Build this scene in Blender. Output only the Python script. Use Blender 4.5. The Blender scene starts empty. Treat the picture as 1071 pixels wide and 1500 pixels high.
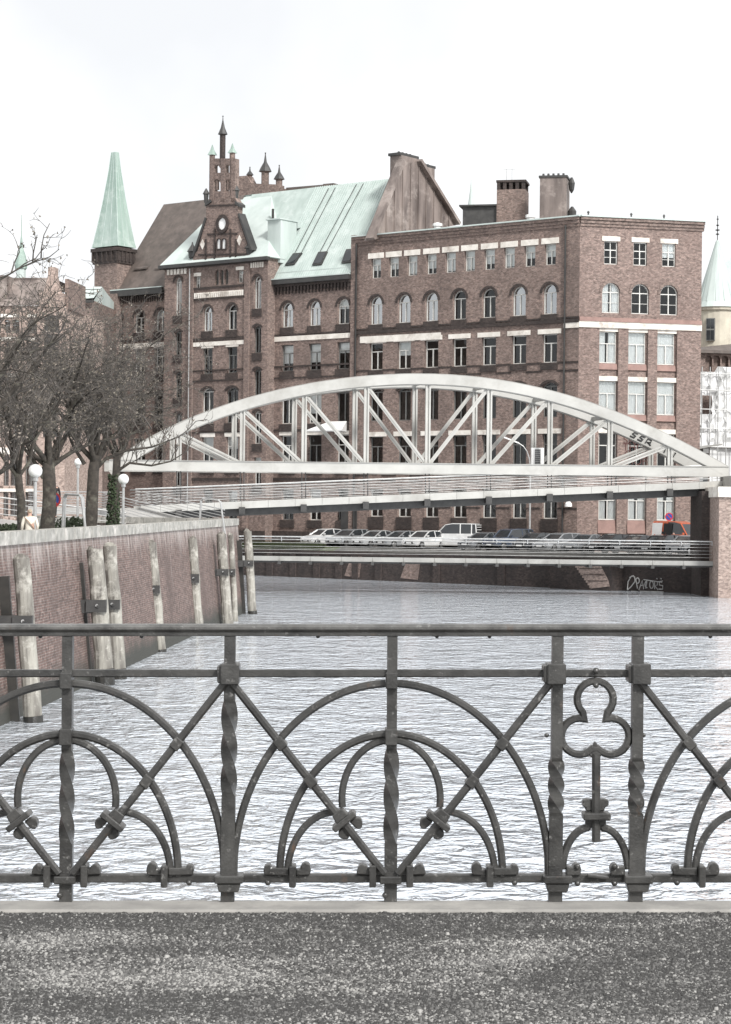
import bpy, bmesh, math, random
import numpy as np
from mathutils import Vector, Matrix, noise
R = math.radians
scene = bpy.context.scene
col = scene.collection
random.seed(7)

# ------------------------------------------------------------------ camera
FOC, EYE, ROLL, UC, VC = 3000.0, 6.0, 0.0108, 535.5, 750.0
cam_data = bpy.data.cameras.new('camera')
cam = bpy.data.objects.new('camera', cam_data)
col.objects.link(cam)
cam_data.sensor_fit = 'VERTICAL'
cam_data.sensor_height = 36.0
cam_data.lens = FOC / 1500.0 * 36.0
cam_data.clip_start = 0.1
cam_data.clip_end = 3000
cam.matrix_world = Matrix.Translation((0, 0, EYE)) @ Matrix.Rotation(R(90), 4, 'X') @ Matrix.Rotation(ROLL, 4, 'Z')
scene.camera = cam

# ------------------------------------------------------------------ overcast sky, soft sun
SUN_EL, SUN_AZ = R(40), R(150)         # azimuth clockwise from +Y: behind the camera, to the right
world = bpy.data.worlds.new('World')
scene.world = world
world.use_nodes = True
wt = world.node_tree
bgn = wt.nodes['Background']
sky = wt.nodes.new('ShaderNodeTexSky')
sky.sky_type = 'NISHITA'
sky.sun_disc = False
sky.sun_elevation = SUN_EL
sky.sun_rotation = SUN_AZ
tc = wt.nodes.new('ShaderNodeTexCoord')
cl = wt.nodes.new('ShaderNodeTexNoise')
cl.inputs['Scale'].default_value = 3.2
cl.inputs['Detail'].default_value = 5
cr = wt.nodes.new('ShaderNodeValToRGB')
cr.color_ramp.elements[0].position = 0.38
cr.color_ramp.elements[0].color = (9.4, 9.55, 9.8, 1)
cr.color_ramp.elements[1].position = 0.55
cr.color_ramp.elements[1].color = (11.6, 11.6, 11.6, 1)
wt.links.new(tc.outputs['Generated'], cl.inputs['Vector'])
wt.links.new(cl.outputs['Fac'], cr.inputs['Fac'])
wm = wt.nodes.new('ShaderNodeMix')
wm.data_type = 'RGBA'
wm.inputs[0].default_value = 0.95
wt.links.new(sky.outputs['Color'], wm.inputs[6])
wt.links.new(cr.outputs['Color'], wm.inputs[7])
wt.links.new(wm.outputs[2], bgn.inputs['Color'])
bgn.inputs['Strength'].default_value = 0.08

sun_d = bpy.data.lights.new('sun', 'SUN')
sun_d.energy = 3.4
sun_d.angle = R(11)
sun_d.color = (1.0, 0.98, 0.955)
sun = bpy.data.objects.new('sun', sun_d)
col.objects.link(sun)
to_sun = Vector((math.sin(SUN_AZ) * math.cos(SUN_EL), math.cos(SUN_AZ) * math.cos(SUN_EL), math.sin(SUN_EL)))
sun.rotation_euler = to_sun.to_track_quat('Z', 'Y').to_euler()
sun.location = to_sun * 100

scene.view_settings.view_transform = 'Standard'
scene.view_settings.look = 'None'
scene.view_settings.exposure = 0.36
scene.view_settings.gamma = 1.0
scene.render.engine = 'CYCLES'
scene.cycles.max_bounces = 8
scene.cycles.transparent_max_bounces = 12
scene.cycles.use_adaptive_sampling = True

# ------------------------------------------------------------------ helpers
CAMP = Vector((0, 0, EYE))
XC = Vector((math.cos(ROLL), 0, math.sin(ROLL)))
YC = Vector((-math.sin(ROLL), 0, math.cos(ROLL)))


def P(u, v, D):
    """a point at distance D in front of the eye"""
    return CAMP + Vector((0, D, 0)) + XC * ((u - UC) / FOC * D) + YC * ((VC - v) / FOC * D)


class Frame:
    """a vertical facade plane: x along it (to the right), y into the building, z up"""
    def __init__(s, origin, yaw):
        s.o = Vector((origin[0], origin[1], 0))
        s.yaw = yaw
        s.ax = Vector((math.cos(yaw), math.sin(yaw), 0))
        s.ay = Vector((-math.sin(yaw), math.cos(yaw), 0))

    def w(s, x, y, z):
        return s.o + s.ax * x + s.ay * y + Vector((0, 0, z))

    def hit(s, u, v, y=0.0):
        d = P(u, v, 1.0) - CAMP
        o = s.o + s.ay * y
        t = (o - CAMP).dot(s.ay) / d.dot(s.ay)
        p = CAMP + d * t
        return (p - o).dot(s.ax), p.z

    def x(s, u, v=500, y=0.0):
        return s.hit(u, v, y)[0]

    def z(s, u, v, y=0.0):
        return s.hit(u, v, y)[1]


def wloc(o):
    p = Vector((0, 0, 0))
    while o is not None:
        p += o.location
        o = o.parent
    return p


class MB:
    """collects faces in world coordinates; build() links them as one mesh object"""
    def __init__(s):
        s.v, s.f, s.m = [], [], []
        s.cur = 0
        s.pieces = []

    def add(s, pts, faces):
        s.pieces.append((len(s.v), len(s.f)))
        b = len(s.v)
        s.v += [Vector(p) for p in pts]
        for f in faces:
            s.f.append([b + i for i in f])
            s.m.append(s.cur)

    def poly(s, *pts):
        s.add(pts, [list(range(len(pts)))])

    def box8(s, a):
        s.add(a, [(0, 3, 2, 1), (4, 5, 6, 7), (0, 1, 5, 4), (1, 2, 6, 5), (2, 3, 7, 6), (3, 0, 4, 7)])

    def box(s, x0, x1, y0, y1, z0, z1):
        s.box8([(x0, y0, z0), (x1, y0, z0), (x1, y1, z0), (x0, y1, z0),
                (x0, y0, z1), (x1, y0, z1), (x1, y1, z1), (x0, y1, z1)])

    def fbox(s, F, x0, x1, y0, y1, z0, z1):
        w = F.w
        s.box8([w(x0, y0, z0), w(x1, y0, z0), w(x1, y1, z0), w(x0, y1, z0),
                w(x0, y0, z1), w(x1, y0, z1), w(x1, y1, z1), w(x0, y1, z1)])

    def prism(s, pts, off):
        """polygon pts swept by the vector off"""
        n = len(pts)
        off = Vector(off)
        a = [Vector(p) for p in pts]
        s.add(a + [p + off for p in a],
              [list(range(n))[::-1], list(range(n, 2 * n))] + [(i, (i + 1) % n, n + (i + 1) % n, n + i) for i in range(n)])

    def tube(s, pts, rad, n=6, caps=True):
        pts = [Vector(p) for p in pts]
        if not hasattr(rad, '__len__'):
            rad = [rad] * len(pts)
        rings = []
        ref = None
        for i, p in enumerate(pts):
            t = (pts[min(i + 1, len(pts) - 1)] - pts[max(i - 1, 0)])
            t = t.normalized() if t.length > 1e-9 else Vector((0, 0, 1))
            if ref is None:
                ref = t.orthogonal().normalized()
            ref = (ref - t * ref.dot(t))
            ref = ref.normalized() if ref.length > 1e-6 else t.orthogonal().normalized()
            b = t.cross(ref)
            rings.append([p + (ref * math.cos(2 * math.pi * k / n) + b * math.sin(2 * math.pi * k / n)) * rad[i] for k in range(n)])
        fs = []
        for i in range(len(pts) - 1):
            for k in range(n):
                fs.append((i * n + k, i * n + (k + 1) % n, (i + 1) * n + (k + 1) % n, (i + 1) * n + k))
        if caps:
            fs.append(tuple(range(n))[::-1])
            fs.append(tuple((len(pts) - 1) * n + k for k in range(n)))
        s.add([q for r in rings for q in r], fs)

    def bar(s, a, b, w, h, up=(0, 0, 1)):
        """rectangular bar from a to b: w sideways, h along up"""
        a, b = Vector(a), Vector(b)
        t = (b - a).normalized()
        side = t.cross(Vector(up)).normalized()
        u2 = side.cross(t).normalized()
        r = [side * (sx * w / 2) + u2 * (sz * h / 2) for sx, sz in ((-1, -1), (1, -1), (1, 1), (-1, 1))]
        s.box8([a + q for q in r] + [b + q for q in r])

    def lathe(s, c, prof, n=12, ph=0.0):
        """prof: (radius, z) pairs around the vertical through c"""
        c = Vector(c)
        pts = [c + Vector((r * math.cos(ph + 2 * math.pi * k / n), r * math.sin(ph + 2 * math.pi * k / n), z)) for r, z in prof for k in range(n)]
        fs = [(i * n + k, i * n + (k + 1) % n, (i + 1) * n + (k + 1) % n, (i + 1) * n + k) for i in range(len(prof) - 1) for k in range(n)]
        fs += [tuple(range(n))[::-1], tuple((len(prof) - 1) * n + k for k in range(n))]
        s.add(pts, fs)

    def build_each(s, name, mats, parent=None, **kw):
        """every added piece becomes an object of its own"""
        ends = s.pieces[1:] + [(len(s.v), len(s.f))]
        for (v0, f0), (v1, f1) in zip(s.pieces, ends):
            m = MB()
            m.add(s.v[v0:v1], [[i - v0 for i in f] for f in s.f[f0:f1]])
            m.build(name, mats, parent, **kw)

    def build(s, name, mats, parent=None, smooth=False, at=None, bevel=0.0):
        if not isinstance(mats, (list, tuple)):
            mats = [mats]
        me = bpy.data.meshes.new(name)
        off = wloc(parent) if parent is not None else Vector((0, 0, 0))
        loc = Vector(at) if at is not None else Vector((0, 0, 0))
        me.from_pydata([tuple(v - off - loc) if at is not None else tuple(v - off) for v in s.v], [], s.f)
        for m in mats:
            me.materials.append(m)
        me.polygons.foreach_set('material_index', s.m)
        uv = me.uv_layers.new(name='metres')
        up = Vector((0, 0, 1))
        data = np.zeros(len(me.loops) * 2, dtype=np.float32)
        for pl in me.polygons:
            n = pl.normal
            t = up.cross(n)
            if t.length < 0.05:
                t, b = Vector((1, 0, 0)), Vector((0, 1, 0))
            else:
                t.normalize()
                b = n.cross(t)
            for li in pl.loop_indices:
                p = me.vertices[me.loops[li].vertex_index].co + off + loc
                data[2 * li] = p.dot(t)
                data[2 * li + 1] = p.dot(b)
        uv.data.foreach_set('uv', data)
        if smooth:
            me.polygons.foreach_set('use_smooth', [True] * len(me.polygons))
        o = bpy.data.objects.new(name, me)
        col.objects.link(o)
        if parent is not None:
            o.parent = parent
        if at is not None:
            o.location = loc
        if bevel:
            b = o.modifiers.new('edge', 'BEVEL')
            b.width = bevel
            b.segments = 1
            b.limit_method = 'ANGLE'
        return o


def tag(o, label, cat, group=None):
    o['label'] = label
    o['category'] = cat
    if group:
        o['group'] = group
    return o


def thing(name, label, cat, loc, group=None):
    o = bpy.data.objects.new(name, None)
    o.empty_display_size = 0.3
    col.objects.link(o)
    o.location = loc
    return tag(o, label, cat, group)


def structure(o):
    o['kind'] = 'structure'
    return o


# ------------------------------------------------------------------ materials
def new_mat(name):
    m = bpy.data.materials.new(name)
    m.use_nodes = True
    return m, m.node_tree, m.node_tree.nodes['Principled BSDF']


def nd(t, kind, **kw):
    n = t.nodes.new(kind)
    for k, v in kw.items():
        if k in n.inputs:
            n.inputs[k].default_value = v
        else:
            setattr(n, k, v)
    return n


def rgb(c):
    return (c[0], c[1], c[2], 1)


def coord(t, which='UV', scale=(1, 1, 1)):
    c = nd(t, 'ShaderNodeTexCoord')
    if scale == (1, 1, 1):
        return c.outputs[which]
    mp = nd(t, 'ShaderNodeMapping')
    mp.inputs['Scale'].default_value = scale
    t.links.new(c.outputs[which], mp.inputs['Vector'])
    return mp.outputs['Vector']


def noise_fac(t, vec, scale, detail=4, lo=0.35, hi=0.65, rough=0.6):
    n = nd(t, 'ShaderNodeTexNoise', Scale=scale, Detail=detail, Roughness=rough)
    t.links.new(vec, n.inputs['Vector'])
    r = nd(t, 'ShaderNodeMapRange')
    r.inputs['From Min'].default_value = lo
    r.inputs['From Max'].default_value = hi
    t.links.new(n.outputs['Fac'], r.inputs['Value'])
    return r.outputs['Result']


def mixc(t, fac, a, b, blend='MIX'):
    m = nd(t, 'ShaderNodeMix', data_type='RGBA', blend_type=blend)
    for sock, val in ((m.inputs[0], fac), (m.inputs[6], a), (m.inputs[7], b)):
        if hasattr(val, 'is_output'):
            t.links.new(val, sock)
        elif isinstance(val, (int, float)):
            sock.default_value = val
        else:
            sock.default_value = rgb(val)
    return m.outputs[2]


def bump(t, b, h, strength=0.4, dist=0.02):
    n = nd(t, 'ShaderNodeBump', Strength=strength, Distance=dist)
    t.links.new(h, n.inputs['Height'])
    t.links.new(n.outputs['Normal'], b.inputs['Normal'])


def plain(name, c1, c2=None, rough=0.6, scale=2.0, metal=0.0, which='Object', bmp=0.0, spec=0.5, streak=False, c3=None):
    """two tones of one material mixed by noise, optional third as sparse stains"""
    m, t, b = new_mat(name)
    c2 = c2 or tuple(x * 0.75 for x in c1)
    vec = coord(t, which, (1, 1, 0.18) if streak else (1, 1, 1))
    f = noise_fac(t, vec, scale, 5)
    out = mixc(t, f, c1, c2)
    if c3:
        v3 = coord(t, which)
        out = mixc(t, noise_fac(t, v3, scale * 0.55, 6, 0.52, 0.7, 0.7), out, c3)
    t.links.new(out, b.inputs['Base Color'])
    b.inputs['Roughness'].default_value = rough
    b.inputs['Metallic'].default_value = metal
    b.inputs['Specular IOR Level'].default_value = spec
    if bmp:
        n = nd(t, 'ShaderNodeTexNoise', Scale=scale * 12, Detail=6)
        t.links.new(coord(t, which), n.inputs['Vector'])
        bump(t, b, n.outputs['Fac'], bmp, 0.01)
    return m


def brick(name, a, bb, mortar, stain, bw=0.25, bh=0.077, mort=0.012, stain_amt=0.6, pale=None, speck=0.4):
    m, t, b = new_mat(name)
    uv = coord(t, 'UV')
    br = nd(t, 'ShaderNodeTexBrick', Scale=1.0)
    br.inputs['Brick Width'].default_value = bw
    br.inputs['Row Height'].default_value = bh
    br.inputs['Mortar Size'].default_value = mort
    br.inputs['Mortar Smooth'].default_value = 0.3
    br.inputs['Color1'].default_value = rgb(a)
    br.inputs['Color2'].default_value = rgb(bb)
    br.inputs['Mortar'].default_value = rgb(mortar)
    br.inputs['Bias'].default_value = 0.0
    t.links.new(uv, br.inputs['Vector'])
    out = br.outputs['Color']
    # fired-brick speckle: darker and paler bricks in small clusters
    sp = noise_fac(t, coord(t, 'UV', (2.2, 5.0, 1)), 1.6, 3, 0.3, 0.7, 0.75)
    out = mixc(t, sp, out, mixc(t, 1.0, out, (1 - speck, 1 - speck, 1 - speck), 'MULTIPLY'))
    vc = nd(t, 'ShaderNodeTexVoronoi', Scale=1.0)
    t.links.new(coord(t, 'UV', (5.0, 8.0, 1)), vc.inputs['Vector'])
    sc = nd(t, 'ShaderNodeSeparateColor')
    t.links.new(vc.outputs['Color'], sc.inputs['Color'])
    out = mixc(t, sc.outputs[0], mixc(t, 1.0, out, (1.3, 1.3, 1.29), 'MULTIPLY'), mixc(t, 1.0, out, (0.66, 0.65, 0.645), 'MULTIPLY'))
    big = noise_fac(t, coord(t, 'UV', (1, 0.45, 1)), 0.35, 6, 0.45, 0.72)
    ms = nd(t, 'ShaderNodeMath', operation='MULTIPLY')
    t.links.new(big, ms.inputs[0])
    ms.inputs[1].default_value = stain_amt
    out = mixc(t, ms.outputs[0], out, stain)
    if pale:
        pf = noise_fac(t, coord(t, 'UV', (1.3, 1.3, 1)), 1.1, 7, 0.6, 0.72, 0.75)
        pm = nd(t, 'ShaderNodeMath', operation='MULTIPLY')
        t.links.new(pf, pm.inputs[0])
        pm.inputs[1].default_value = 0.5
        out = mixc(t, pm.outputs[0], out, pale)
    t.links.new(out, b.inputs['Base Color'])
    b.inputs['Roughness'].default_value = 0.85
    bump(t, b, br.outputs['Fac'], 0.35, -0.012)
    return m


M = {}
M['brick_left'] = brick('brick_left', (0.285, 0.194, 0.163), (0.18, 0.126, 0.108), (0.295, 0.255, 0.23), (0.078, 0.06, 0.054), pale=(0.38, 0.3, 0.27))
M['brick_right'] = brick('brick_right', (0.29, 0.197, 0.168), (0.19, 0.132, 0.114), (0.32, 0.27, 0.245), (0.13, 0.085, 0.074), stain_amt=0.4, pale=(0.45, 0.36, 0.32))
M['brick_dark'] = brick('brick_dark', (0.07, 0.05, 0.044), (0.04, 0.03, 0.027), (0.07, 0.058, 0.052), (0.022, 0.018, 0.017))
M['brick_pink'] = plain('brick_pink', (0.32, 0.205, 0.178), (0.235, 0.15, 0.13), 0.8, 1.5)
M['brick_far'] = brick('brick_far', (0.46, 0.345, 0.29), (0.36, 0.265, 0.225), (0.5, 0.42, 0.375), (0.3, 0.22, 0.19), pale=(0.62, 0.54, 0.48), stain_amt=0.3)
M['quay_brick'] = brick('quay_brick', (0.2, 0.125, 0.106), (0.13, 0.084, 0.073), (0.26, 0.22, 0.2), (0.085, 0.06, 0.053), bw=0.26, bh=0.085, mort=0.012, pale=(0.42, 0.36, 0.33), stain_amt=0.7)
def lime_bloom(m, z0, z1, zc):
    """whitish mineral run-off: ragged vertical streaks spreading from the top courses"""
    t = m.node_tree
    b = t.nodes['Principled BSDF']
    src = b.inputs['Base Color'].links[0].from_socket
    sep = nd(t, 'ShaderNodeSeparateXYZ')
    t.links.new(coord(t, 'Object'), sep.inputs['Vector'])
    mr = nd(t, 'ShaderNodeMapRange')
    mr.inputs['From Min'].default_value = z0
    mr.inputs['From Max'].default_value = z1
    t.links.new(sep.outputs['Z'], mr.inputs['Value'])
    n1 = noise_fac(t, coord(t, 'Object', (2.6, 2.6, 0.22)), 1.0, 5, 0.3, 0.72, 0.7)
    ad = nd(t, 'ShaderNodeMath', operation='MULTIPLY_ADD')
    t.links.new(n1, ad.inputs[0])
    ad.inputs[1].default_value = 1.3
    ad.inputs[2].default_value = -1.0
    a2 = nd(t, 'ShaderNodeMath', operation='ADD')
    t.links.new(ad.outputs[0], a2.inputs[0])
    t.links.new(mr.outputs['Result'], a2.inputs[1])
    a2.use_clamp = True
    a3 = nd(t, 'ShaderNodeMath', operation='MULTIPLY')
    t.links.new(a2.outputs[0], a3.inputs[0])
    a3.inputs[1].default_value = 0.75
    t.links.new(mixc(t, a3.outputs[0], src, zc), b.inputs['Base Color'])


def wet_band(m, z0, z1, dark):
    t = m.node_tree
    b = t.nodes['Principled BSDF']
    src = b.inputs['Base Color'].links[0].from_socket
    sep = nd(t, 'ShaderNodeSeparateXYZ')
    t.links.new(coord(t, 'Object'), sep.inputs['Vector'])
    n = nd(t, 'ShaderNodeTexNoise', Scale=1.2, Detail=5)
    t.links.new(coord(t, 'Object'), n.inputs['Vector'])
    ad = nd(t, 'ShaderNodeMath', operation='MULTIPLY_ADD')
    t.links.new(n.outputs['Fac'], ad.inputs[0])
    ad.inputs[1].default_value = 0.7
    t.links.new(sep.outputs['Z'], ad.inputs[2])
    mr = nd(t, 'ShaderNodeMapRange')
    mr.inputs['From Min'].default_value = z1
    mr.inputs['From Max'].default_value = z0
    t.links.new(ad.outputs[0], mr.inputs['Value'])
    t.links.new(mixc(t, mr.outputs['Result'], src, dark), b.inputs['Base Color'])


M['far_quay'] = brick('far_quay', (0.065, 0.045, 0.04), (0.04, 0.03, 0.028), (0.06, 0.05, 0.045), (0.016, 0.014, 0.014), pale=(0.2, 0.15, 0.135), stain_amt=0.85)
M['quay_lime'] = brick('quay_lime', (0.2, 0.125, 0.106), (0.13, 0.084, 0.073), (0.26, 0.22, 0.2), (0.085, 0.06, 0.053), bw=0.26, bh=0.085, mort=0.012, pale=(0.42, 0.36, 0.33), stain_amt=0.7)
lime_bloom(M['quay_lime'], 3.7, 5.1, (0.5, 0.455, 0.425))
wet_band(M['quay_lime'], 0.7, 1.5, (0.045, 0.045, 0.038))
M['pier_brick'] = brick('pier_brick', (0.4, 0.3, 0.26), (0.28, 0.2, 0.17), (0.4, 0.34, 0.3), (0.2, 0.15, 0.13), pale=(0.6, 0.55, 0.5), stain_amt=0.35)
M['stone'] = plain('stone', (0.78, 0.74, 0.68), (0.6, 0.56, 0.5), 0.8, 1.2, c3=(0.38, 0.33, 0.29))
M['coping'] = plain('coping', (0.4, 0.385, 0.35), (0.24, 0.235, 0.215), 0.85, 2.2, bmp=0.3, c3=(0.6, 0.57, 0.53))
M['copper'] = plain('copper', (0.45, 0.515, 0.485), (0.34, 0.405, 0.376), 0.65, 1.1, streak=True, c3=(0.55, 0.595, 0.572))
M['copper_spire'] = plain('copper_spire', (0.34, 0.425, 0.38), (0.23, 0.315, 0.27), 0.6, 0.8, streak=True, c3=(0.45, 0.515, 0.475))
M['copper_pale'] = plain('copper_pale', (0.53, 0.585, 0.56), (0.42, 0.48, 0.455), 0.65, 0.6, streak=True)
M['gutter'] = plain('gutter', (0.05, 0.048, 0.045), (0.03, 0.03, 0.03), 0.5, 1.0)
M['slate'] = plain('slate', (0.13, 0.105, 0.092), (0.085, 0.07, 0.062), 0.6, 1.2, bmp=0.4, c3=(0.16, 0.13, 0.115))
M['gable_metal'] = plain('gable_metal', (0.26, 0.215, 0.193), (0.1, 0.08, 0.072), 0.6, 0.8, streak=True, c3=(0.38, 0.33, 0.3))
M['win_white'] = plain('win_white', (0.68, 0.67, 0.63), (0.52, 0.51, 0.48), 0.5, 3.0)
M['win_dark'] = plain('win_dark', (0.2, 0.2, 0.19), (0.12, 0.12, 0.115), 0.5, 3.0)
M['blind_glare'] = plain('blind_glare', (0.9, 0.9, 0.88), (0.8, 0.8, 0.79), 0.9, 1.5)  # white cloth; as a blind it also stands in for reflected sky
M['steel_white'] = plain('steel_white', (0.45, 0.442, 0.415), (0.37, 0.363, 0.34), 0.4, 0.35, c3=(0.29, 0.28, 0.255))
M['steel_deck'] = plain('steel_deck', (0.33, 0.325, 0.305), (0.25, 0.245, 0.23), 0.5, 0.5, c3=(0.19, 0.18, 0.17))
M['steel_dark'] = plain('steel_dark', (0.06, 0.058, 0.055), (0.035, 0.034, 0.033), 0.5, 2)
M['galv'] = plain('galv', (0.52, 0.52, 0.51), (0.38, 0.38, 0.375), 0.4, 3, metal=0.4)
M['timber'] = plain('timber', (0.34, 0.325, 0.285), (0.11, 0.1, 0.088), 0.85, 3.2, streak=True, bmp=0.9, c3=(0.5, 0.48, 0.43))
M['timber_wet'] = plain('timber_wet', (0.035, 0.032, 0.028), (0.02, 0.02, 0.018), 0.4, 3)
M['granite'] = plain('granite', (0.3, 0.29, 0.27), (0.22, 0.212, 0.2), 0.8, 6, bmp=0.3, c3=(0.36, 0.345, 0.32))
M['concrete'] = plain('concrete', (0.42, 0.41, 0.39), (0.32, 0.31, 0.295), 0.85, 0.8, bmp=0.2)
M['pave'] = plain('pave', (0.25, 0.24, 0.225), (0.17, 0.165, 0.155), 0.9, 0.4)
M['grass'] = plain('grass', (0.075, 0.09, 0.04), (0.045, 0.06, 0.025), 0.95, 3)
M['bark'] = plain('bark', (0.065, 0.055, 0.045), (0.03, 0.026, 0.022), 0.9, 5, bmp=1.0, c3=(0.13, 0.125, 0.1))
M['twig'] = plain('twig', (0.125, 0.11, 0.097), (0.06, 0.053, 0.047), 0.9, 2)
M['bud'] = plain('bud', (0.22, 0.195, 0.155), (0.1, 0.085, 0.07), 0.9, 1.2, c3=(0.4, 0.34, 0.3))
M['ivy'] = plain('ivy', (0.04, 0.06, 0.025), (0.02, 0.032, 0.014), 0.7, 6)
M['hedge'] = plain('hedge', (0.04, 0.055, 0.025), (0.02, 0.03, 0.015), 0.9, 5)
M['rubber'] = plain('rubber', (0.02, 0.02, 0.02), None, 0.8)
M['car_glass'] = plain('car_glass', (0.03, 0.035, 0.038), (0.02, 0.022, 0.025), 0.06, 1.0, spec=0.8)
M['chrome'] = plain('chrome', (0.6, 0.6, 0.6), None, 0.25, metal=0.9)
M['head_lamp'] = plain('head_lamp', (0.85, 0.85, 0.84), None, 0.1, spec=0.9)
M['tail_lamp'] = plain('tail_lamp', (0.35, 0.02, 0.015), None, 0.2)
M['plate_white'] = plain('plate_white', (0.8, 0.8, 0.78), (0.7, 0.7, 0.69), 0.5)
M['ink'] = plain('ink', (0.02, 0.02, 0.022), (0.03, 0.03, 0.03), 0.6)
M['paint_dark'] = plain('paint_dark', (0.1, 0.045, 0.04), (0.075, 0.035, 0.03), 0.8)
M['spray'] = plain('spray', (0.55, 0.54, 0.52), (0.36, 0.35, 0.34), 0.8, 2)
M['blue_sign'] = plain('blue_sign', (0.03, 0.07, 0.32), (0.025, 0.06, 0.28), 0.4)
M['red_sign'] = plain('red_sign', (0.5, 0.03, 0.03), (0.42, 0.03, 0.03), 0.4)
M['skin'] = plain('skin', (0.5, 0.31, 0.235), (0.43, 0.26, 0.2), 0.55)
M['hair_pale'] = plain('hair_pale', (0.46, 0.38, 0.29), (0.3, 0.24, 0.18), 0.8, 20)
M['hair_dark'] = plain('hair_dark', (0.04, 0.03, 0.025), None, 0.7, 20)
M['coat_cream'] = plain('coat_cream', (0.74, 0.69, 0.6), (0.64, 0.59, 0.51), 0.9, 4)
M['coat_black'] = plain('coat_black', (0.018, 0.018, 0.02), (0.03, 0.03, 0.03), 0.9, 4)
M['coat_orange'] = plain('coat_orange', (0.8, 0.2, 0.04), (0.7, 0.16, 0.03), 0.8, 4)
M['coat_brown'] = plain('coat_brown', (0.38, 0.26, 0.19), (0.3, 0.2, 0.15), 0.9, 4)
M['jeans'] = plain('jeans', (0.05, 0.06, 0.09), (0.035, 0.045, 0.07), 0.9, 4)
M['sheeting'] = plain('sheeting', (0.74, 0.74, 0.73), (0.5, 0.5, 0.5), 0.7, 0.5, streak=True, c3=(0.85, 0.85, 0.85))
M['yellow_stone'] = plain('yellow_stone', (0.58, 0.54, 0.44), (0.44, 0.4, 0.33), 0.8, 0.7)


def asphalt_mat():
    m, t, b = new_mat('asphalt')
    ob = coord(t, 'Object')
    vo = nd(t, 'ShaderNodeTexVoronoi', Scale=70.0)
    t.links.new(ob, vo.inputs['Vector'])
    rp = nd(t, 'ShaderNodeValToRGB')
    e = rp.color_ramp.elements
    e[0].position = 0.0
    e[0].color = (0.035, 0.034, 0.032, 1)
    e[1].position = 1.0
    e[1].color = (0.5, 0.49, 0.47, 1)
    for pos, c in ((0.35, 0.065), (0.62, 0.12), (0.82, 0.26)):
        x = e.new(pos)
        x.color = (c, c * 0.985, c * 0.95, 1)
    sep = nd(t, 'ShaderNodeSeparateColor')
    t.links.new(vo.outputs['Color'], sep.inputs['Color'])
    t.links.new(sep.outputs[0], rp.inputs['Fac'])
    # worn paler patches, stretched along the pavement, and tar-dark ones
    w = noise_fac(t, coord(t, 'Object', (0.5, 1.5, 1)), 2.0, 6, 0.45, 0.68, 0.65)
    worn = mixc(t, w, (0.55, 0.55, 0.55), (1.2, 1.2, 1.17))
    c = mixc(t, 1.0, rp.outputs['Color'], worn, 'MULTIPLY')
    tar = noise_fac(t, coord(t, 'Object', (0.35, 1.3, 1)), 1.1, 4, 0.55, 0.75)
    c = mixc(t, tar, c, mixc(t, 1.0, c, (0.45, 0.45, 0.45), 'MULTIPLY'))
    t.links.new(c, b.inputs['Base Color'])
    b.inputs['Roughness'].default_value = 0.85
    bump(t, b, vo.outputs['Distance'], 0.9, 0.006)
    return m


def iron_mat(name='iron', k=1.0):
    m, t, b = new_mat(name)
    ob = coord(t, 'Object')
    f = noise_fac(t, ob, 9.0, 7, 0.35, 0.68, 0.7)
    c = mixc(t, f, (0.022 * k, 0.0215 * k, 0.0205 * k), (0.068 * k, 0.0665 * k, 0.063 * k))
    s = noise_fac(t, ob, 34.0, 5, 0.6, 0.75, 0.7)
    c = mixc(t, s, c, (0.27, 0.265, 0.255))
    r = noise_fac(t, coord(t, 'Object', (1, 1, 0.5)), 15.0, 6, 0.63, 0.76, 0.7)
    c = mixc(t, r, c, (0.1, 0.062, 0.04))
    t.links.new(c, b.inputs['Base Color'])
    b.inputs['Roughness'].default_value = 0.36
    b.inputs['Specular IOR Level'].default_value = 0.75
    n = nd(t, 'ShaderNodeTexNoise', Scale=120.0, Detail=4)
    t.links.new(ob, n.inputs['Vector'])
    bump(t, b, n.outputs['Fac'], 0.3, 0.004)
    return m


def water_mat():
    m, t, b = new_mat('water')
    b.inputs['Base Color'].default_value = (0.84, 0.9, 0.97, 1)
    b.inputs['Metallic'].default_value = 0.56
    b.inputs['Roughness'].default_value = 0.05
    b.inputs['IOR'].default_value = 1.6
    b.inputs['Specular IOR Level'].default_value = 0.75
    hs = []
    for sc, amp, det, dst, st in ((0.5, 0.3, 2, 0.6, 0.9), (1.8, 0.22, 2, 1.0, 1.1), (5.0, 0.05, 2, 0.8, 1.15)):
        n = nd(t, 'ShaderNodeTexNoise', Scale=sc, Detail=det, Roughness=0.45, Distortion=dst)
        t.links.new(coord(t, 'Object', (st, 1.0, 1)), n.inputs['Vector'])
        q = nd(t, 'ShaderNodeMath', operation='MULTIPLY')
        t.links.new(n.outputs['Fac'], q.inputs[0])
        q.inputs[1].default_value = amp
        hs.append(q.outputs[0])
    a = hs[0]
    for h in hs[1:]:
        q = nd(t, 'ShaderNodeMath', operation='ADD')
        t.links.new(a, q.inputs[0])
        t.links.new(h, q.inputs[1])
        a = q.outputs[0]
    bump(t, b, a, 1.0, 1.0)
    return m


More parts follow.
